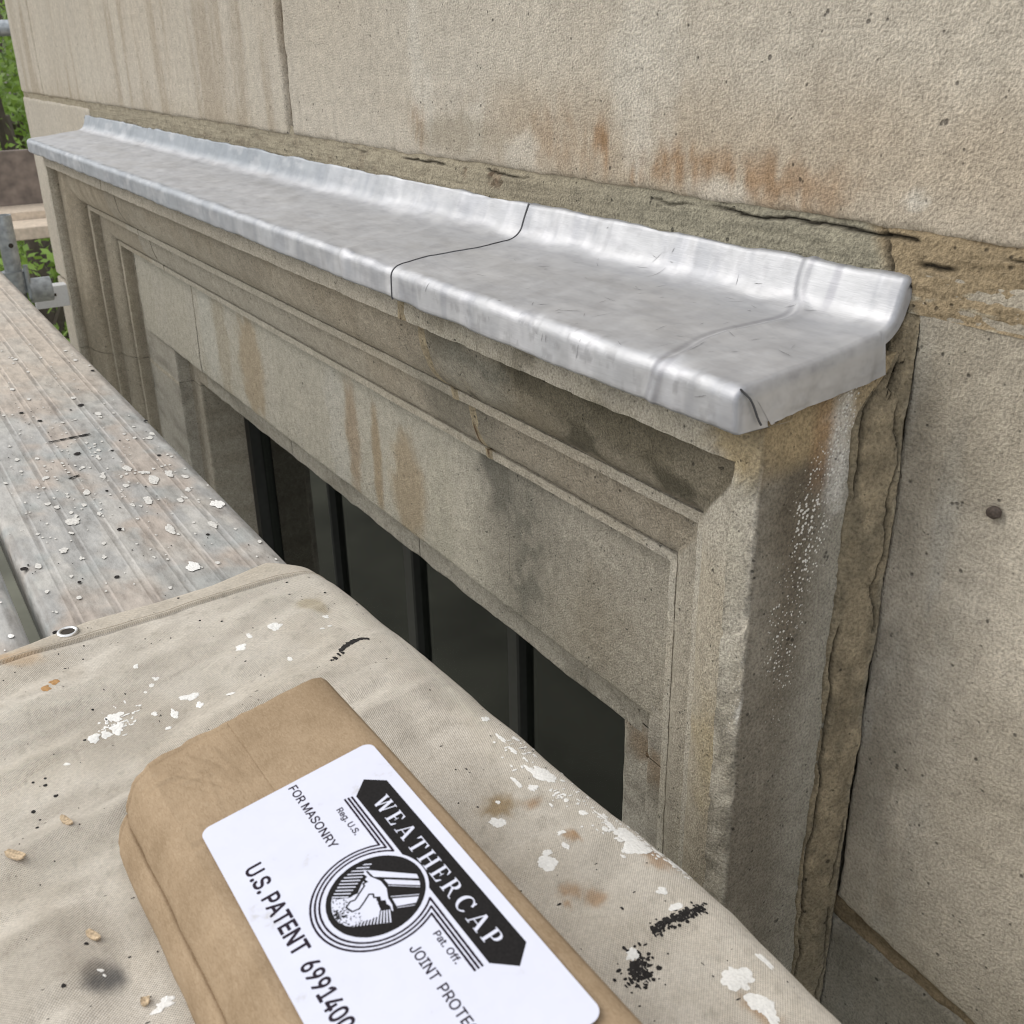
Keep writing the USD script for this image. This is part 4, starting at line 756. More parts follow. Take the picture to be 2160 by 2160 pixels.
for i, (px, py, rx, ry) in enumerate([(410, 953, .012, .006), (365, 1070, .011, .0055), (290, 905, .016, .006), (320, 895, .011, .005), (280, 945, .010, .004), (355, 925, .006, .003), (340, 945, .006, .003), (322, 1000, .012, .005), (240, 885, .01, .004), (140, 985, .010, .007), (400, 990, .009, .004), (120, 1040, .006, .004), (190, 1210, .006, .004)]):
    p = at(px, py, 2, ZP); V, F = splat(pS, p[0], p[1], rx, ry, 300 + i, h=.00025, rag=.55, n=56); put(pk1, 'paint_splash', V, F, OLD_PAINT if i not in (0, 1) else WHITE_PAINT)
small = []
for i in range(330):
    cl = rng.random() < 0.6
    x, y = (rng.normal(-0.72, 0.12), rng.normal(-0.40, 0.06)) if cl else (rng.uniform(-1.5, -0.38), rng.uniform(-0.53, -0.315))
    if not (-0.532 < y < -0.318): continue
    r = min(rng.lognormal(-6.6, 0.5), .0045); small.append(splat(pS, x, y, r * 1.7, r * .9, 400 + i, n=14, h=.00012, rag=.6))
put(pk1, 'paint_specks', *join(small), OLD_PAINT, kind='stuff')
put(pk2, 'paint_specks', *join([splat(lambda x, y, h: pS(x, y, h), rng.uniform(-0.6, -0.3), rng.uniform(-0.64, -0.555), r, r * .6, 900 + i, n=10, h=.0004) for i, r in enumerate(rng.lognormal(-6.3, 0.5, 40))]), WHITE_PAINT, kind='stuff')
darks = [splat(pS, *at(px, py, 2, ZP)[:2], r * 1.3, r, 700 + i, n=14, h=.0003) for i, (px, py, r) in enumerate([(153, 765, .0045), (146, 857, .0042), (275, 795, .003), (225, 1000, .0024), (105, 1195, .0026), (220, 1090, .0024), (45, 1075, .0036), (150, 1100, .002), (75, 795, .003), (40, 780, .003), (175, 700, .003), (300, 860, .0024)])]
darks += [splat(pS, rng.uniform(-1.3, -0.38), rng.uniform(-0.53, -0.32), r, r * .7, 800 + i, n=9, h=.0003) for i, r in enumerate(rng.lognormal(-7.0, 0.4, 90))]
put(pk1, 'dirt_specks', *join(darks), BLACK_PAINT, kind='stuff')
def scrape(parent, p0, p1, w, mat, seed):
    a, b = at(*p0, 2, ZP), at(*p1, 2, ZP); n = 40; t = np.linspace(0, 1, n); d = (b - a)[:2]; nn = np.array([-d[1], d[0]]) / np.linalg.norm(d)
    ww = w * (0.3 + 1.2 * fbm(np.stack([t * 9, t * 0, t * 0], -1), 3, seed)); mid = a[:2] + t[:, None] * d
    V = np.stack([np.c_[mid + nn * ww[:, None], np.full(n, ZP + .0014)], np.c_[mid - nn * ww[:, None], np.full(n, ZP + .0014)]], 1)
    V, F = grid(V); put(parent, 'scrape_mark', V, F, mat)
scrape(pk1, (92, 836), (170, 820), .0025, BLACK_PAINT, 1); scrape(pk1, (130, 905), (150, 898), .002, BLACK_PAINT, 2)

# ------------------------------------------------------------------ the canvas drop cloth
ZC = -0.2475
ye_x = np.array([-0.46, -0.419, -0.399, -0.36, -0.303, -0.208, -0.064, 0.052, 0.142, 0.24, 0.9]); ye_y = np.array([-0.318, -0.307, -0.291, -0.283, -0.2785, -0.275, -0.266, -0.2605, -0.2565, -0.261, -0.262])
hx_y = np.array([-1.0, -0.60, -0.575, -0.54, -0.50, -0.441, -0.392, -0.334, -0.305, -0.20]); hx_x = np.array([-0.33, -0.371, -0.379, -0.390, -0.400, -0.400, -0.404, -0.421, -0.418, -0.405])
sx_x = np.array([-0.30, -0.340, -0.346, -0.358, -0.367, -0.367, -0.373, -0.381, -0.379, -0.36])
RC = 0.030
def yedge(x): return np.interp(x, ye_x, ye_y) + 0.003 * (fbm(np.stack([x / 0.07, x * 0, x * 0], -1), 3, 221) - .5)
fold_pts = np.array([at(p[0] / 2160 * 1932, p[1] / 2160 * 1932, 2, -0.247)[:2] for p in ((830, 1300), (856, 1345), (905, 1415), (975, 1484))])
def wrinkle(x, y):
    rx, ry = x + 0.25 * y, y - 0.25 * x
    h = 0.030 * (fbm(np.stack([rx / 0.075, ry / 0.20, x * 0], -1), 4, 222) - .42) + 0.0050 * (fbm(np.stack([rx / 0.026, ry / 0.06, x * 0], -1), 3, 223) - .5)
    h += 0.005 * np.exp(-((rx + 0.175 + 0.03 * np.sin(ry * 9)) / 0.016) ** 2) * sm(-0.36, -0.44, y) + 0.005 * np.exp(-((rx + 0.255 + 0.02 * np.sin(ry * 7)) / 0.014) ** 2) * sm(-0.40, -0.5, y)
    h *= sm(-0.415, -0.33, x)
    flat = sm(-0.125, -0.095, x) * sm(-0.60, -0.565, y) * sm(-0.375, -0.40, y)
    return np.maximum(h * (1 - flat), -0.0008)
def cloth(x, yp, h=0.0):
    """yp runs over the top and on down the draped edge"""
    x = np.asarray(x, float); yp = np.asarray(yp, float)
    ye = yedge(x); yf = ye - RC; t = np.maximum(yp - yf, 0); th = np.minimum(t / RC, math.pi / 2)
    hang = np.maximum(t - RC * math.pi / 2, 0)
    y = np.where(t > 0, yf + RC * np.sin(th), yp); z = ZC - RC * (1 - np.cos(th)) - hang
    y = y + hang * 0.10 + 0.006 * np.sin(x * 40) * sm(0, .1, hang)
    seam = np.interp(yp, hx_y, sx_x); hem = x < seam
    w = wrinkle(x, yp) + 0.0026 * sm(seam + 0.0006, seam - 0.0012, x) - 0.0012 * np.exp(-((x - seam - 0.0010) / 0.0010) ** 2)
    i = np.clip(fold_pts[:, 0], -9, 9); yfold = np.interp(x, fold_pts[:, 0], fold_pts[:, 1])
    infold = sm(fold_pts[0, 0] - .03, fold_pts[0, 0] + .02, x) * sm(fold_pts[-1, 0] + .05, fold_pts[-1, 0] - .01, x)
    w = w + infold * 0.0045 * sm(-0.0015, 0.0015, yp - yfold) * sm(0.05, 0.015, yp - yfold)
    hx = np.interp(yp, hx_y, hx_x)
    w = w * (1 - sm(hx + 0.012, hx, x) * 0.8) - 0.0015 * sm(hx + 0.0015, hx, x)
    w = w * (1 - 0.85 * sm(ye - 0.055, ye - 0.012, yp))
    w = w + h
    return np.stack([x + 0 * y, y + np.sin(th) * w, z + np.cos(th) * w], -1)
cs = thing('drop_cloth', 'paint-stained cream canvas drop cloth spread over the scaffold plank', 'drop cloth')
yp = np.concatenate([np.arange(-0.98, -0.62, 0.006), np.arange(-0.62, -0.17, 0.0022), np.arange(-0.17, 0.02, 0.006)])
ua = np.concatenate([[0, .03, .06, .1, .15], np.linspace(.2, .88, 14), np.ones(190 + 100 + 30)])
ub = np.concatenate([np.zeros(19), np.arange(-0.0030, 0.0040, 0.00035)[:20], np.linspace(0.0042, 0.27, 150), np.linspace(0.272, 0.60, 110), np.linspace(0.605, 1.0, 40)])
hs0 = lambda Y_: np.interp(Y_, hx_y, sx_x) - np.interp(Y_, hx_y, hx_x)
IU, YP = np.meshgrid(np.arange(len(ua)), yp, indexing='ij')
hs = hs0(YP); UU = ua[IU] * hs + ub[IU]
XC = np.interp(YP, hx_y, hx_x) + UU
c = np.broadcast_to(np.array([0.56, 0.515, 0.445]), XC.shape + (3,)).copy()
P0 = np.stack([XC, YP, XC * 0], -1)
c *= (0.92 + 0.16 * fbm(P0 / 0.05, 4, 231))[..., None]
c = mixc(c, [0.49, 0.435, 0.355], 0.4 * sm(0.5, 0.68, fbm(P0 / 0.07, 4, 232)))
c = mixc(c, [0.60, 0.555, 0.48], 0.35 * sm(-0.36, -0.27, YP))
c = mixc(c, [0.50, 0.43, 0.33], 0.4 * (UU < hs))
def cst(cx, cy, rx, ry, col, k, seed, rough=.6, s=.012, soft=.5):
    global c
    c = mixc(c, col, k * blob(XC, YP, cx, cy, rx, ry, seed, rough, s, soft))
cst(0.0055, -0.5785, 0.0125, 0.0105, (0.075, 0.072, 0.070), .9, 1, .35, .005, .42)
p = at(45, 1258, 2, ZC); cst(p[0], p[1], .016, .014, (0.50, 0.33, 0.17), .5, 2, .8)
p = at(10, 1262, 2, ZC); cst(p[0], p[1], .012, .008, (0.42, 0.25, 0.11), .5, 22, .8)
p = at(590, 1240 - 100, 2, ZC); cst(p[0], p[1], .016, .010, (0.33, 0.265, 0.15), .6, 3, 1.0)
p = at(940, 1518, 2, ZC); cst(p[0], p[1], .010, .011, (0.25, 0.165, 0.065), .8, 4, .9, .006)
for i, (px, py, rx, ry) in enumerate([(1008, 1512, .004, .0075), (1078, 1690, .005, .008), (1125, 1702, .006, .006), (1075, 1584, .0045, .004), (1085, 1582, .006, .002), (1240, 1618, .012, .008), (1430, 1905, .009, .006), (1072, 1715, .003, .003)]):
    p = at(px, py, 2, ZC); cst(p[0], p[1], rx, ry, (0.36, 0.22, 0.11), .75, 40 + i, .9, .006, .5)
for i, (px, py, rx, ry, k) in enumerate([(830, 1310, .03, .012, .35), (780, 1400, .03, .01, .3), (890, 1440, .03, .012, .25), (300, 1150, .04, .015, .15), (250, 1220, .03, .01, .2), (700, 1180, .02, .01, .15), (1000, 1900, .03, .02, .25), (1100, 1650, .02, .02, .2)]):
    p = at(px, py, 2, ZC); cst(p[0], p[1], rx, ry, (0.27, 0.24, 0.20), k, 60 + i, 1.1, .012, .8)
rxg, ryg = XC + 0.25 * YP, YP - 0.25 * XC
c = mixc(c, [0.36, 0.32, 0.265], 0.55 * sm(0.52, 0.70, fbm(np.stack([rxg / 0.055, ryg / 0.15, XC * 0], -1), 5, 238)) * sm(-0.28, -0.42, YP))
dsp = sm(0.68, 0.78, fbm(np.stack([XC / 0.007, YP / 0.005, XC * 0], -1), 3, 236)); c = mixc(c, [0.30, 0.265, 0.215], 0.35 * dsp)
V, F = grid(cloth(XC, YP)); put(cs, 'canvas', V, F[:, ::-1], CANVAS, tint=c.reshape(-1, 3))
# stitched seam of the hem
ysm = np.arange(-0.95, -0.255, 0.004); xsm = np.interp(ysm, hx_y, sx_x)
V, F = grid(sweep(cloth(xsm - 0.0032, ysm, 0.0), 0.0004, 6)); put(cs, 'seam', V, F, THREAD)
# underside fold of the hem so that it has thickness
yh = np.arange(-0.95, -0.26, 0.005); xh = np.interp(yh, hx_y, hx_x)
V, F = grid(np.stack([cloth(xh, yh), cloth(xh - 0.0009, yh, -0.0006), cloth(xh + 0.001, yh, -0.0014)], 1)); put(cs, 'hem_edge', V, F, CANVAS, tint=np.array([0.46, 0.40, 0.32]))
pe = at(130, 1200, 2, ZC + .002)
ring = trimesh.creation.torus(0.0072, 0.0019, major_sections=40, minor_sections=12); ring.vertices[:, 2] *= 0.8
pe3 = cloth(np.array([pe[0]]), np.array([pe[1]]), 0.0008)[0]
put_tm(cs, 'eyelet', ring.apply_translation(pe3), STEEL, smooth=True)
put_tm(cs, 'eyelet_hole', trimesh.creation.cylinder(0.0062, 0.0006, sections=32).apply_translation(pe3 + [0, 0, 0.0002]), DARKHOLE)
white = [(520, 1185, .0065, .0050), (455, 1225, .0052, .0042), (470, 1203, .0045, .0018), (615, 1162, .003, .0026), (608, 1188, .002, .002), (622, 1180, .002, .002), (357, 1313, .0042, .0058), (215, 1352, .0052, .0062), (222, 1372, .0075, .004), (178, 1393, .0052, .0042), (200, 1385, .005, .003), (330, 1345, .0058, .0024), (378, 1331, .0046, .0026), (548, 1247, .003, .002), (258, 1265, .0028, .0018), (293, 1281, .0022, .002), (287, 1292, .002, .0018), (290, 1345, .0026, .002), (318, 1372, .002, .002), (434, 1309, .003, .003),
         (938, 1550, .0056, .0058), (1030, 1636, .0046, .0060), (1032, 1618, .0028, .003), (1028, 1459, .009, .0062), (1005, 1487, .0042, .0030), (975, 1475, .0050, .0014), (1000, 1452, .0060, .0014), (1195, 1588, .0115, .0090), (1170, 1575, .004, .004), (1215, 1600, .006, .005), (1285, 1612, .0085, .0034), (1248, 1692, .0030, .0030), (1272, 1719, .0030, .0036), (1197, 1805, .0038, .0042), (1448, 1810, .0062, .0022), (1390, 1846, .0080, .0082), (1437, 1900, .0082, .0072), (1460, 1925, .005, .003), (968, 1415, .0046, .0020), (945, 1392, .0060, .0020), (975, 1386, .003, .002), (920, 1352, .003, .002), (915, 1357, .003, .002), (1068, 1604, .003, .002), (1150, 1560, .006, .0024), (1100, 1535, .003, .002), (1240, 1590, .006, .0016), (1135, 1540, .004, .0014), (308, 1897, .0034, .006), (318, 1885, .003, .003), (125, 1440, .002, .002), (193, 1842, .0010, .0014), (200, 1850, .0010, .0007), (940, 1512, .0016, .0016), (1060, 1578, .002, .003)]
for i, (px, py, rx, ry) in enumerate(white):
    p = at(px, py, 2, ZC); V, F = splat(cloth, p[0], p[1], rx, ry, 1000 + i, rag=0.62, n=64, h=.00035); put(cs, 'paint_splash', V, F, WHITE_PAINT)
V, F = join([splat(cloth, *at(px, py, 2, ZC)[:2], .005, .0035, 1080 + i, h=.0003) for i, (px, py) in enumerate([(90, 1315), (106, 1300)])]); put(cs, 'tan_drip', V, F, TAN_PAINT)
blk = []
def brush(pts, w, seed, n=90):
    P_ = np.array([at(px, py, 2, ZC)[:2] for px, py in pts]); q = np.linspace(0, 1, len(P_)); t = np.linspace(0, 1, n)
    from scipy.interpolate import CubicSpline
    C = CubicSpline(q, P_)(t); d = np.gradient(C, axis=0); nn = np.stack([-d[:, 1], d[:, 0]], 1) / np.linalg.norm(d, axis=1, keepdims=True)
    prof_w = w * np.sin(np.pi * np.clip(t * .92 + .06, 0, 1)) ** .5
    wa = prof_w * (0.75 + 1.1 * fbm(np.stack([t * 22, t * 0, t * 0], -1), 4, seed)); wb_ = prof_w * (0.2 + 1.3 * fbm(np.stack([t * 30, t * 0 + 5, t * 0], -1), 4, seed + 1))
    A_, B2 = C + nn * wa[:, None], C - nn * wb_[:, None]
    return grid(np.stack([cloth(A_[:, 0], A_[:, 1], 0.0002), cloth(C[:, 0], C[:, 1], 0.0004), cloth(B2[:, 0], B2[:, 1], 0.0002)], 1))
def tri(vf): return vf[0], np.vstack([vf[1][:, [0, 1, 2]], vf[1][:, [0, 2, 3]]])
blk.append(tri(brush([(645, 1240), (652, 1229), (664, 1220), (680, 1214), (697, 1217)], 0.0036, 77)))
for px, py, rx, ry in [(641, 1246, .0030, .0012), (633, 1252, .0026, .0018), (628, 1256, .0016, .0016), (648, 1243, .003, .0012)]: blk.append(splat(cloth, *at(px, py, 2, ZC)[:2], rx, ry, 1100 + len(blk), h=.0002, rag=.7))
rb = np.random.default_rng(5)
for k in range(150):
    px, py = 1205 + rb.normal(0, 14), 1828 + rb.normal(0, 17); blk.append(splat(cloth, *at(px, py, 2, ZC)[:2], *(rb.lognormal(-7.0, .45, 2)), 1200 + k, h=.0002, n=9))
for k in range(170):
    t = rb.random(); px, py = 1232 + 96 * t + rb.normal(0, 5), 1762 - 46 * t + rb.normal(0, 6); blk.append(splat(cloth, *at(px, py, 2, ZC)[:2], *(rb.lognormal(-7.05, .4, 2)), 1400 + k, h=.0002, n=9))
put(cs, 'black_paint_smears', *join(blk), BLACK_PAINT, kind='stuff')
tiny = []
for k in range(420):
    x, y = rb.uniform(-0.38, 0.3), rb.uniform(-0.70, -0.275)
    tiny.append(splat(cloth, x, y, *(rb.lognormal(-7.45, .45, 2)), 2000 + k, h=.0001, n=8))
for px, py, r in [(105, 1500 - 0, .0028), (62, 1530, .003), (62, 1475, .002), (85, 1467, .002), (70, 1560, .002), (33, 1290, .001), (338, 1137, .0024), (378, 1178, .0018), (420, 1180, .002), (175, 1340, .002), (160, 1398, .002), (85, 1480, .0026), (75, 1545, .0014), (165, 1790, .0022), (45, 1590, .0012)]:
    tiny.append(splat(cloth, *at(px, py, 2, ZC)[:2], r * .6, r * .55, 2600 + len(tiny), h=.0002, n=14))
put(cs, 'dirt_specks', *join(tiny), BLACK_PAINT, kind='stuff')
tinyw = [splat(cloth, *at(px + rb.normal(0, s), py + rb.normal(0, s * .7), 2, ZC)[:2], *(rb.lognormal(-7.0, .5, 2)), 3000 + k, h=.0004, n=9) for k, (px, py, s) in enumerate([(215, 1365, 16)] * 45 + [(1200, 1590, 22)] * 90 + [(1150, 1555, 22)] * 40 + [(1290, 1615, 16)] * 40 + [(980, 1420, 25)] * 30 + [(1070, 1490, 30)] * 30 + [(250, 1345, 18)] * 20)]
put(cs, 'paint_specks', *join(tinyw), WHITE_PAINT, kind='stuff')

# wood chips lying on the cloth
def chip(px, py, l, w, rot, seed, label):
    p = at(px, py, 2, ZC); q = cloth(np.array([p[0]]), np.array([p[1]]), 0.0)[0]
    t = thing('wood_chip', label, 'wood chip', loc=q)
    a = np.linspace(0, 2 * math.pi, 26, endpoint=False); rr = 1 + 0.3 * (fbm(np.stack([np.cos(a) * 2, np.sin(a) * 2, a * 0 + seed], -1), 3, seed) - .5)
    poly = Polygon(np.stack([np.cos(a) * l * rr * (1 - .15 * np.cos(2 * a)), np.sin(a) * w * rr], 1))
    mm = trimesh.creation.extrude_polygon(poly, 0.0011).subdivide(); v = np.array(mm.vertices); v[:, 2] += 0.0006 + 0.0016 * (v[:, 0] / l) ** 2
    cr, sr = math.cos(rot), math.sin(rot); v = np.c_[v[:, 0] * cr - v[:, 1] * sr, v[:, 0] * sr + v[:, 1] * cr, v[:, 2]]
    put(t, 'chip', v, mm.faces, WOODCHIP, smooth=False)
def Z7(X, Y): return X * 720 / 2160, (1440 * 1932 / 2160) + Y * 720 / 2160
chip(*Z7(385, 822), .0075, .0021, 0.35, 1, 'split brown wood chip on the cloth left of the package fold')
chip(*Z7(105, 1040), .0082, .0030, 0.62, 2, 'pale curled wood chip at the left edge of the cloth')
chip(*Z7(535, 1455), .0062, .0022, 0.42, 3, 'pale wood chip above the dark round stain')
chip(*Z7(825, 1812), .0026, .0028, 1.2, 4, 'small round pale chip beside the package foot')

# ------------------------------------------------------------------ the wrapped package
ROT = math.radians(1.3); PX, PY = -0.078, -0.412
pkg = thing('wrapped_package', 'long brown paper package with a white printed label, on the drop cloth', 'package')
def prot(V):
    V = np.array(V, float); d = V[..., :2] - [PX, PY]
    V[..., 0] = PX + d[..., 0] * math.cos(ROT) - d[..., 1] * math.sin(ROT); V[..., 1] = PY + d[..., 0] * math.sin(ROT) + d[..., 1] * math.cos(ROT)
    return V
SL = 0.1695
def ztop(y): return -0.164 + SL * (y + 0.412)
ZB0 = -0.2455
sec = [(-0.480, ZB0), (-0.530, ZB0), (-0.5455, ZB0 + .0008), (-0.5500, ZB0 + .005), (-0.5505, ZB0 + .014), (-0.5480, ZB0 + .0235), (-0.5455, ZB0 + .0282), (-0.5435, ZB0 + .0300), (-0.5418, ZB0 + .0298), (-0.5408, ZB0 + .0288), (-0.5412, ZB0 + .0304), (-0.5420, ZB0 + .033), (-0.5415, ZB0 + .038), (-0.5360, ztop(-.5360) - .0085), (-0.5335, ztop(-.5335) - .0052), (-0.5335, ztop(-.5335) - .0052), (-0.5255, ztop(-.5255) - .0008), (-0.5255, ztop(-.5255) - .0008), (-0.5180, ztop(-.518) - .0002)]
sec += [(y, ztop(y)) for y in np.linspace(-0.5165, -0.425, 56)]
sec += [(-0.418, ztop(-.418) - .0005), (-0.4125, ztop(-.4125) - .0025), (-0.4090, ztop(-.409) - .0065), (-0.4075, ztop(-.4075) - .014), (-0.4060, -0.205), (-0.4040, -0.232), (-0.4045, ZB0 + .003), (-0.408, ZB0 + .0003), (-0.420, ZB0), (-0.480, ZB0)]
sec = np.array(sec); cy_, cz_ = -0.476, -0.209
dsec = []
for a, b in zip(sec[:-1], sec[1:]):
    n = max(1, int(np.linalg.norm(b - a) / 0.004)); dsec += [a + (b - a) * k / n for k in range(n)]
dsec.append(sec[-1]); dsec = np.array(dsec)
xs = np.concatenate([[-0.0775, -0.0775, -0.0800, -0.0835, -0.0850, -0.0842, -0.0815, -0.0795, -0.0785, -0.0765, -0.072], np.linspace(-0.0705, 0.36, 250), [0.366, 0.370, 0.371]])
sc = np.concatenate([[0.0, 0.84, 0.885, 0.905, 0.935, 0.965, 0.982, 0.972, 0.962, 0.990, 1.0], np.ones(250), [0.985, 0.93, 0.0]])
X, K = np.meshgrid(xs, np.arange(len(dsec)), indexing='ij'); S_ = np.broadcast_to(sc[:, None], X.shape)
Yp = cy_ + (dsec[K, 0] - cy_) * S_; Zp = cz_ + (dsec[K, 1] - cz_) * S_
P0 = np.stack([X, Yp, Zp], -1)
dd = (0.0034 * (fbm(P0 / 0.045, 4, 241) - .5) + 0.0007 * (fbm(P0 / 0.014, 3, 242) - .5)) * (dsec[K, 1] > ZB0 + .004)
cre = np.zeros_like(X)
for (ax, ay, bx, by, am) in [(-.07, -.524, -.03, -.498, .0011), (-.07, -.505, -.045, -.492, .0008), (-.066, -.49, -.02, -.484, .0006), (-.035, -.525, .03, -.508, .0007), (-.05, -.515, -.04, -.48, .0006), (.0, -.526, .02, -.506, .0008), (-.062, -.53, -.056, -.51, .0009), (-.02, -.522, .0, -.50, .0005), (.05, -.524, .11, -.514, .0006), (-.045, -.50, -.005, -.505, .0005)]:
    q = np.clip(((X - ax) * (bx - ax) + (dsec[K, 0] - ay) * (by - ay)) / ((bx - ax) ** 2 + (by - ay) ** 2), 0, 1)
    dl = np.hypot(X - ax - q * (bx - ax), dsec[K, 0] - ay - q * (by - ay)); cre += am * np.exp(-(dl / .0016) ** 2) * (1 - q * .7) - am * .6 * np.exp(-((dl - .0028) / .0018) ** 2)
rdir = np.stack([(dsec[K, 0] - cy_) * .5, dsec[K, 1] - cz_], -1); rdir /= np.linalg.norm(rdir, axis=-1, keepdims=True) + 1e-9
on_top = (dsec[K, 1] > ztop(dsec[K, 0]) - .004)
Yp = Yp + np.where(on_top, 0, dd * rdir[..., 0]); Zp = Zp + np.where(on_top, dd * .35 + cre, dd * rdir[..., 1] + cre * (dsec[K, 1] > -0.2))
Xp = X + np.where(np.arange(len(xs))[:, None] < 9, 0.010 * (fbm(P0 / 0.016, 4, 243) - .5) * (np.arange(len(xs))[:, None] > 1), 0)
V, F = grid(prot(np.stack([Xp, Yp, Zp], -1))); put(pkg, 'wrapper', V, F, KRAFT, label='creased kraft paper wrapping')
# overlapping outer sheet: starts at the lengthwise seam and goes over the right edge
ya = -0.4745
oy = [(y, ztop(y) + 0.0011) for y in np.linspace(ya, -0.424, 14)] + [(-0.4175, ztop(-.4175) + .0007), (-0.4117, ztop(-.4117) - .0014), (-0.4080, ztop(-.408) - .0058), (-0.4064, -0.180), (-0.4048, -0.205), (-0.4026, -0.232)]
oy = np.array([(ya - .0001, ztop(ya) + .0002), (ya - .0004, ztop(ya) + .0008)] + oy)
xo = np.concatenate([[-0.0815], np.linspace(-0.0812, 0.36, 90)])
X, K = np.meshgrid(xo, np.arange(len(oy)), indexing='ij')
wv = 0.0006 * (fbm(np.stack([X / 0.03, K * .1, X * 0], -1), 3, 244) - .5)
Yo = oy[K, 0] + 0.0012 * (fbm(np.stack([X / 0.05, X * 0, X * 0], -1), 3, 245) - .5) * (K < 4); Zo = oy[K, 1] + wv - np.where(X < -0.0812, 0.0012, 0)
xe_ = X + np.where(X < -0.078, 0.002 * (fbm(np.stack([oy[K, 0] / .02, X * 0, X * 0], -1), 3, 246) - .5), 0)
V, F = grid(prot(np.stack([xe_, Yo, Zo], -1))); put(pkg, 'paper_flap', V, F, KRAFT, label='outer paper flap with a straight lengthwise edge')
# ---- the label: drawn in millimetres (u to the right along the text, v up), laid on the sloping top
TH = math.atan(SL); LR = math.radians(0.4)
def lay(v, lift):
    v = np.asarray(v, float); uu, vv, ww = v[:, 0] / 1000, v[:, 1] / 1000, v[:, 2] / 1000 + lift
    uu2 = uu * math.cos(LR) - vv * math.sin(LR) * 0; vv2 = vv + uu * math.sin(LR)
    return np.stack([uu2, -0.412 + vv2 * math.cos(TH) - ww * math.sin(TH), -0.163 + vv2 * math.sin(TH) + ww * math.cos(TH)], 1)
def flat(shape, parent, name, mat, lift, thick=0.06, label=None):
    geoms = [g for g in getattr(shape, 'geoms', [shape]) if isinstance(g, Polygon) and g.area > 1e-4]
    mm = cat_m([trimesh.creation.extrude_polygon(g, thick) for g in geoms])
    return put(parent, name, lay(mm.vertices, lift), mm.faces, mat, smooth=False, label=label)
lab_shape = box(1.0 + 6, -106.5 + 6, 223 - 6, -4.0 - 6).buffer(6, 24)
lab = flat(lab_shape, pkg, 'label', LABEL, 0.0011, 0.22, label='white rounded label printed in black')
PRN = 0.0011 + 0.00022
def rough_edge(shape, amp=0.16, seed=0):
    def f(ring):
        c = np.array(LineString(ring).segmentize(0.9).coords)[:-1]
        d = (fbm(np.stack([c[:, 0] / 0.9, c[:, 1] / 0.9, c[:, 0] * 0 + seed], -1), 2, seed) - .5) * 2 * amp
        t = np.roll(c, -1, 0) - np.roll(c, 1, 0); n = np.stack([-t[:, 1], t[:, 0]], 1) / (np.linalg.norm(t, axis=1, keepdims=True) + 1e-9)
        return c + n * d[:, None]
    out = []
    for g in getattr(shape, 'geoms', [shape]):
        if isinstance(g, Polygon) and g.area > .01: out.append(Polygon(f(g.exterior.coords), [f(r.coords) for r in g.interiors]).buffer(0))
    return unary_union(out)
def sans(text, u0, u1, v0, cap, weight=0.0):
    """lettering from the sans face, fitted between u0 and u1 with base line v0 and the given capital height"""
    mm = meshkit.text_mesh(text, cap, depth=0.05, bold=False)
    # take the outline from the bottom faces
    tri = mm.faces[(np.abs(mm.face_normals[:, 2]) > .9) & (mm.triangles_center[:, 2] < .01)]
    s = unary_union([Polygon(mm.vertices[t][:, :2]).buffer(0.002) for t in tri])
    if weight: s = s.buffer(weight)
    b = s.bounds
    s = affinity.scale(s, (u1 - u0) / (b[2] - b[0]), 1.0, origin=(b[0], 0))
    return affinity.translate(s, u0 - b[0], v0)
B_ = box
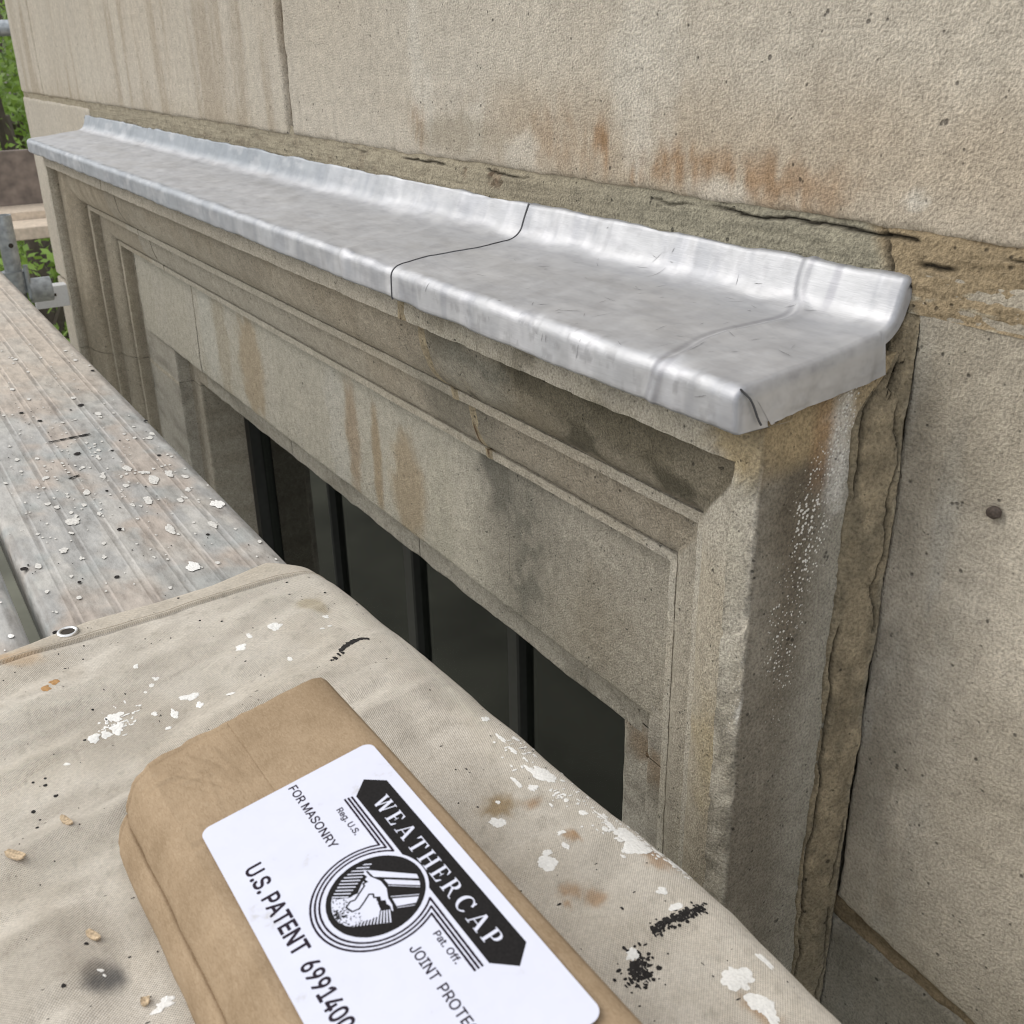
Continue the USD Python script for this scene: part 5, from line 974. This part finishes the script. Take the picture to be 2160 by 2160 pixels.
def serif_letter(ch):
    th, tn, sf = 0.19, 0.075, 0.055
    V_ = lambda x, w, a=0, b=1: box(x, a, x + w, b)
    def foot(x0, x1, y): return box(x0, y, x1, y + sf)
    def stem(x, w=th): return unary_union([V_(x, w), foot(x - .09, x + w + .09, 0), foot(x - .09, x + w + .09, 1 - sf)])
    def diag(x0, y0, x1, y1, w): return Polygon([(x0 - w / 2, y0), (x0 + w / 2, y0), (x1 + w / 2, y1), (x1 - w / 2, y1)])
    if ch == 'W':
        return unary_union([diag(.12, 1, .36, 0, .20), diag(.36, 0, .60, 1, .085), diag(.60, 1, .84, 0, .20), diag(.84, 0, 1.08, 1, .085), foot(-.05, .30, 1 - sf), foot(.44, .78, 1 - sf), foot(.95, 1.2, 1 - sf)]), 1.2
    if ch == 'E':
        return unary_union([stem(.09), box(.1, 0, .70, sf), box(.1, 1 - sf, .66, 1), box(.2, .47, .5, .53), box(.47, .36, .51, .64), Polygon([(.70, 0), (.77, .30), (.71, .30), (.56, .05)]), Polygon([(.66, 1), (.71, .73), (.66, .73), (.52, .95)])]), .78
    if ch == 'A':
        return unary_union([diag(.16, 0, .50, 1, .085), diag(.86, 0, .52, 1, .20), box(.30, .30, .74, .36), foot(.0, .32, 0), foot(.68, 1.04, 0)]), 1.04
    if ch == 'T':
        return unary_union([V_(.345, th), foot(.24, .64, 0), box(0, 1 - sf, .88, 1), Polygon([(0, 1), (.0, .72), (.05, .72), (.16, .96)]), Polygon([(.88, 1), (.88, .72), (.83, .72), (.72, .96)])]), .88
    if ch == 'H':
        return unary_union([stem(.09), stem(.68), box(.2, .47, .75, .53)]), .96
    if ch == 'R':
        bowl = Polygon([(.2, 1), (.45, 1), (.62, .95), (.70, .84), (.71, .74), (.67, .60), (.56, .50), (.42, .47), (.2, .47)]).difference(Polygon([(.27, .945), (.40, .945), (.48, .90), (.515, .82), (.52, .73), (.49, .61), (.42, .545), (.34, .53), (.27, .53)]))
        return unary_union([stem(.09), bowl, Polygon([(.40, .50), (.56, .50), (.80, .06), (.92, 0), (.74, 0)]), foot(.72, .94, 0)]), .93
    if ch == 'P':
        bowl = Polygon([(.2, 1), (.45, 1), (.62, .95), (.71, .83), (.72, .72), (.68, .57), (.57, .46), (.42, .43), (.2, .43)]).difference(Polygon([(.27, .945), (.40, .945), (.49, .90), (.525, .81), (.53, .71), (.50, .58), (.43, .505), (.34, .49), (.27, .49)]))
        return unary_union([stem(.09), bowl]), .74
    if ch == 'C':
        o = affinity.scale(Point(.47, .5).buffer(1, 32), .46, .52); i = affinity.scale(Point(.50, .5).buffer(1, 32), .28, .45)
        cut = Polygon([(.55, .5), (1.2, .86), (1.2, .12), (.75, .22)])
        return unary_union([o.difference(i).difference(cut), Polygon([(.80, .98), (.855, .98), (.855, .66), (.80, .66), (.70, .88)]), ]), .90
def serif(text, u0, u1, v0, cap):
    x, out = 0.0, []
    for ch in text:
        g, w = serif_letter(ch); out.append(affinity.translate(g, x, 0)); x += w + 0.26
    s = unary_union(out); b = s.bounds
    s = affinity.affine_transform(s, [(u1 - u0) / (b[2] - b[0]), 0, 0, cap, u0 - b[0] * (u1 - u0) / (b[2] - b[0]), v0])
    return s
UC, VC = 103.5, -51.0
banner = Polygon([(27, -20.5), (36.5, -11.0), (173, -9.8), (181.5, -18.8), (171.5, -28.5), (36, -29.5)])
disc = Point(UC, VC).buffer(24.3, 64)
word = serif('WEATHERCAP', 45.5, 164.5, -24.6, 8.8)
ringw = Point(UC, VC).buffer(25.9, 64)
flat(banner.difference(ringw).difference(word), lab, 'banner', INK, PRN, label='black banner reading WEATHERCAP')
rings = []
for k, rk in enumerate((27.3, 29.5, 31.7)):
    vk = -31.5 - 1.9 * k
    u_ = unary_union([Point(UC, VC).buffer(rk, 72), box(0, vk, 210, 0)])
    ln = u_.boundary.buffer(0.56).intersection(box(34.5 - .5 * k, -110, 171, -30.2))
    rings.append(ln.difference(banner))
flat(rough_edge(unary_union(rings), 0.10, 4), lab, 'ruled_lines', INK2, PRN, label='three black lines under the banner running round the disc')
# picture inside the disc: a capped stone joint, rays on the right, hatching on the left
cut = []
E_ = lambda pts: Polygon(pts)
for k in range(11):                    # upper hatching
    u = 77.5 + k * 1.35 - 0.0 * k; cut.append(LineString([(78 + k * 1.25, -53 - k * 1.55), (88 + k * 1.1 - 3.2, -50.5 - k * 1.45 + 6.5 - k * .35)]).buffer(.36, cap_style=2))
for k in range(12):                    # lower hatching
    cut.append(LineString([(113.5 + k * .85, -67.6 + k * 1.35), (107 + k * .62 + 2, -63.0 + k * 1.05 + 1.6)]).buffer(.36, cap_style=2))
cut += [E_([(86.5, -47.6), (106.5, -28.6), (109, -29.6), (92.8, -46.8)]), E_([(97.5, -43.6), (110.6, -29.9), (113.2, -31.0), (101.8, -43.2)]), LineString([(102.5, -43.6), (114.0, -31.6)]).buffer(.2), LineString([(109.5, -45.6), (117.4, -34.4)]).buffer(.25), E_([(110.8, -45.8), (118.3, -35.1), (121.0, -37.4), (116.4, -46.2)]), LineString([(117.4, -46.2), (122.0, -38.2)]).buffer(.22)]
cap_ = E_([(83.5, -48.8), (86.4, -48.2), (91.5, -47.8), (97.5, -45.0), (103.5, -44.8), (109.5, -47.0), (114.2, -47.2), (118.2, -48.6), (117.4, -49.6), (114.2, -48.8), (112.0, -49.6), (109.6, -49.0), (108.6, -50.8), (106.0, -50.0), (104.4, -52.2), (102.2, -51.6), (100.8, -53.4), (103.6, -57.5), (105.6, -61.0), (105.0, -64.2), (101.0, -65.4), (99.2, -62.6), (99.8, -60.2), (97.0, -56.0), (95.0, -52.8), (93.4, -52.6), (93.6, -50.6), (91.2, -51.2), (90.4, -49.6), (87.8, -50.4), (86.6, -49.4)])
mort = E_([(89.8, -70.6), (93.5, -66.5), (96.5, -61.5), (97.0, -57.5), (93.5, -54.2), (92.0, -52.0), (97.0, -52.0), (101.5, -51.0), (108.5, -52.2), (113.0, -53.2), (115.8, -56.2), (114.8, -60.0), (113.2, -64.5), (112.2, -69.0), (108.0, -71.6), (102.0, -73.4), (96.0, -73.4)])
mort = rough_edge(mort, 0.5, 9)
stem_line = cap_.boundary.buffer(.6)
pic = unary_union([unary_union(cut), mort.difference(stem_line), cap_.buffer(-.25)]).intersection(Point(UC, VC).buffer(21.6))
r9 = np.random.default_rng(9)
dots = unary_union([Point(r9.uniform(91, 113), r9.uniform(-72, -62) ).buffer(r9.uniform(.15, .42), 3) for _ in range(110)] + [Point(103 + r9.normal(0, 2), -70.5 + r9.normal(0, 1.6)).buffer(r9.uniform(.2, .7), 3) for _ in range(45)]).difference(cap_.buffer(.4))
flat(rough_edge(disc, .12, 2).difference(pic.difference(dots)), lab, 'emblem', INK, PRN, label='round black emblem of a stone joint with rays')
texts = [('FOR MASONRY', 4.2, 61.5, -56.2, 4.7, .12), ('Reg. U.S.', 38.0, 61.5, -42.2, 3.3, .10), ('Pat. Off.', 141.5, 162.5, -40.4, 3.3, .10), ('JOINT', 141.5, 163.5, -53.0, 4.8, .10), ('PROTECTION', 167.5, 216, -53.0, 4.8, .10), ('U.S. PATENT', 44.3, 110.8, -96.6, 8.4, .34), ('6991400', 117.2, 160.0, -96.6, 8.4, .34)]
for tx, a, b, v0, cp, wt in texts: flat(sans(tx, a, b, v0, cp, wt), lab, 'lettering', INK2, PRN, label='printed words ' + tx)

# ------------------------------------------------------------------ far end of the scaffold, left edge of the view
XB = -4.3
def P(px, py, x): return at(px, py, 0, x)
rail = thing('scaffold_rail', 'horizontal galvanised scaffold tube high at the left edge', 'scaffold tube')
q = P(0, 57, XB); put_tm(rail, 'tube', tube([XB, -1.6, q[2] + .0], [XB, q[1] + 0.55, q[2] + .01], 0.0285), GALV, smooth=True)
tb = thing('toe_board', 'grey-brown timber toe board on edge beyond the window surround', 'toe board')
zt, zb = P(30, 283, XB)[2], P(30, 388, XB)[2]
put_tm(tb, 'board', boxm(XB - .019, XB + .019, -1.6, 0.6, zb, zt, .004), TIMBER)
for i, (py0, py1, dx) in enumerate([(388, 414, 0.10), (418, 447, 0.32)]):
    z1 = P(30, py0 + 4, XB + dx)[2]
    t = thing('deck_board', ['pale timber deck board just below the toe board', 'pale timber deck board nearest the scaffold standard, with a grey front edge'][i], 'timber board')
    put_tm(t, 'board', boxm(XB + 0.022 + i * .215, XB + 0.022 + i * .215 + .21, -1.6, 0.6, z1 - .045, z1, .003), TIMBER_PALE)
st = thing('scaffold_standard', 'upright galvanised scaffold tube stub beside the plank end', 'scaffold tube')
a, b = P(12, 405, -3.0), P(12, 405, -3.0).copy(); b[2] = -1.6; a[1] -= .012; b[1] = a[1] 
for nm, mm in (('tube', trimesh.creation.annulus(0.0205, 0.0242, a[2] - b[2], sections=32).apply_translation([a[0], a[1], (a[2] + b[2]) / 2])),): put_tm(st, nm, mm, GALV)
put_tm(st, 'pin_hole', trimesh.creation.cylinder(0.007, 0.004, sections=16).apply_transform(trimesh.transformations.rotation_matrix(math.pi / 2, [0, 1, 0])).apply_translation([a[0] + .0225, a[1] + .004, a[2] - .085]), DARKHOLE)
cpl = thing('scaffold_coupler', 'grey steel coupler clamped low on the scaffold standard', 'coupler')
k = P(42, 532, -2.98)
put_tm(cpl, 'body', trimesh.creation.annulus(0.0245, 0.036, 0.062, sections=28).apply_translation([a[0], a[1], k[2]]), GALV)
put_tm(cpl, 'half_shell', trimesh.creation.annulus(0.0245, 0.036, 0.062, sections=28).apply_transform(trimesh.transformations.rotation_matrix(math.pi / 2, [1, 0, 0])).apply_translation([a[0] + .01, a[1] + .062, k[2] - .03]), GALV)
put_tm(cpl, 'bolt', tube([a[0] + .03, a[1] + .03, k[2] - .05], [a[0] + .03, a[1] + .03, k[2] + .05], .007, 12), GALV)
wb = thing('white_bracket', 'small white metal bracket between the coupler and the surround', 'bracket')
k = P(93, 562, -3.2)
put_tm(wb, 'plate', boxm(k[0] - .004, k[0] + .004, k[1] - .045, k[1] + .06, k[2] - .032, k[2] + .036, .0015), WHITE_METAL)
put_tm(wb, 'slot', boxm(k[0] + .0041, k[0] + .0062, k[1] - .022, k[1] + .022, k[2] + .004, k[2] + .013), DARKHOLE)
put_tm(wb, 'flange', boxm(k[0] - .05, k[0] - .0041, k[1] - .045, k[1] + .06, k[2] + .030, k[2] + .0358), WHITE_METAL)

# ------------------------------------------------------------------ beyond: trees and a brick house
def tree(x, y, h, r, mat, label, seed, n=5200, leaf=0.085):
    t = thing('tree', label, 'tree', group='trees beyond the scaffold', loc=(x, y, -7))
    rg = np.random.default_rng(seed)
    limbs = []
    trunk = np.array([[0.12 * math.sin(k), 0.1 * math.cos(k * 1.3), k * h * .7 / 6] for k in range(7)])
    for i in range(6): limbs.append(trimesh.creation.cone(0.001, 0.001) if False else trimesh.creation.cylinder(radius=0.2 * (1 - i / 8), segment=[trunk[i], trunk[i + 1]], sections=9))
    put_tm(t, 'trunk', cat_m(limbs), BARK)
    br, cents = [], []
    for k in range(16):
        a = k * 2.4; z = h * (0.32 + 0.58 * k / 16); rr = r * (0.95 - 0.5 * abs(k / 16 - .35)); e = np.array([rr * math.cos(a) * .8, rr * math.sin(a) * .8, z + 0.5]); s = trunk[min(6, int(k / 16 * 4) + 2)]
        br.append(trimesh.creation.cylinder(radius=0.05, segment=[s, e], sections=6)); cents += [e, (e + s) / 2 + [0, 0, .4], e + rg.normal(0, .45, 3), e + rg.normal(0, .6, 3)]
    put_tm(t, 'limb', cat_m(br), BARK)
    cents = np.array(cents); C = cents[rg.integers(0, len(cents), n)] + rg.normal(0, 1, (n, 3)) * [.42, .42, .34]
    ax = rg.normal(0, 1, (n, 3)); ax /= np.linalg.norm(ax, axis=1, keepdims=True); b2 = np.cross(ax, rg.normal(0, 1, (n, 3))); b2 /= np.linalg.norm(b2, axis=1, keepdims=True)
    s = leaf * rg.uniform(.6, 1.3, (n, 1))
    V = np.stack([C - ax * s, C + b2 * s * .5, C + ax * s, C - b2 * s * .5], 1).reshape(-1, 3)
    put(t, 'crown', V, np.arange(4 * n).reshape(-1, 4), mat, smooth=False)
def along(px, py, dist): 
    d = RIGHT * ((px * 2160 / 1932 - 1080) / FOC) + DOWN * ((py * 2160 / 1932 - 1080) / FOC) + FWD
    return EYE + d * dist
q = along(-30, 60, 9.5); tree(q[0], q[1], 9.5, 2.3, LEAF2, 'fresh green leafy tree, nearest behind the toe board', 1, 16000, .045)
q = along(45, 230, 12.5); tree(q[0], q[1], 7.6, 2.4, LEAF2, 'lower bushy green tree behind the scaffold rail', 2, 16000, .05)
q = along(-60, 110, 16); tree(q[0], q[1], 11.0, 3.2, LEAF, 'tall darker tree farthest back at the left', 3, 8000, .10)
q = along(20, 130, 24)
hs_ = thing('brick_house', 'red brick house half hidden behind the trees', 'house', loc=(q[0] - 4, q[1], -7))
put_tm(hs_, 'wall', boxm(-4, 4, -4, 4, 0, 8.0), BRICK)
rf = trimesh.convex.convex_hull(np.array([[-4.3, -4.3, 8], [4.3, -4.3, 8], [-4.3, 4.3, 8], [4.3, 4.3, 8], [0, -4.3, 10.6], [0, 4.3, 10.6]])); put_tm(hs_, 'roof', rf, simple('slate', (0.06, 0.06, 0.065), .8))
for yy_ in (-2.5, 0, 2.5): put_tm(hs_, 'window', boxm(4.0, 4.06, yy_ - .45, yy_ + .45, 4.8, 6.3), FRAME)
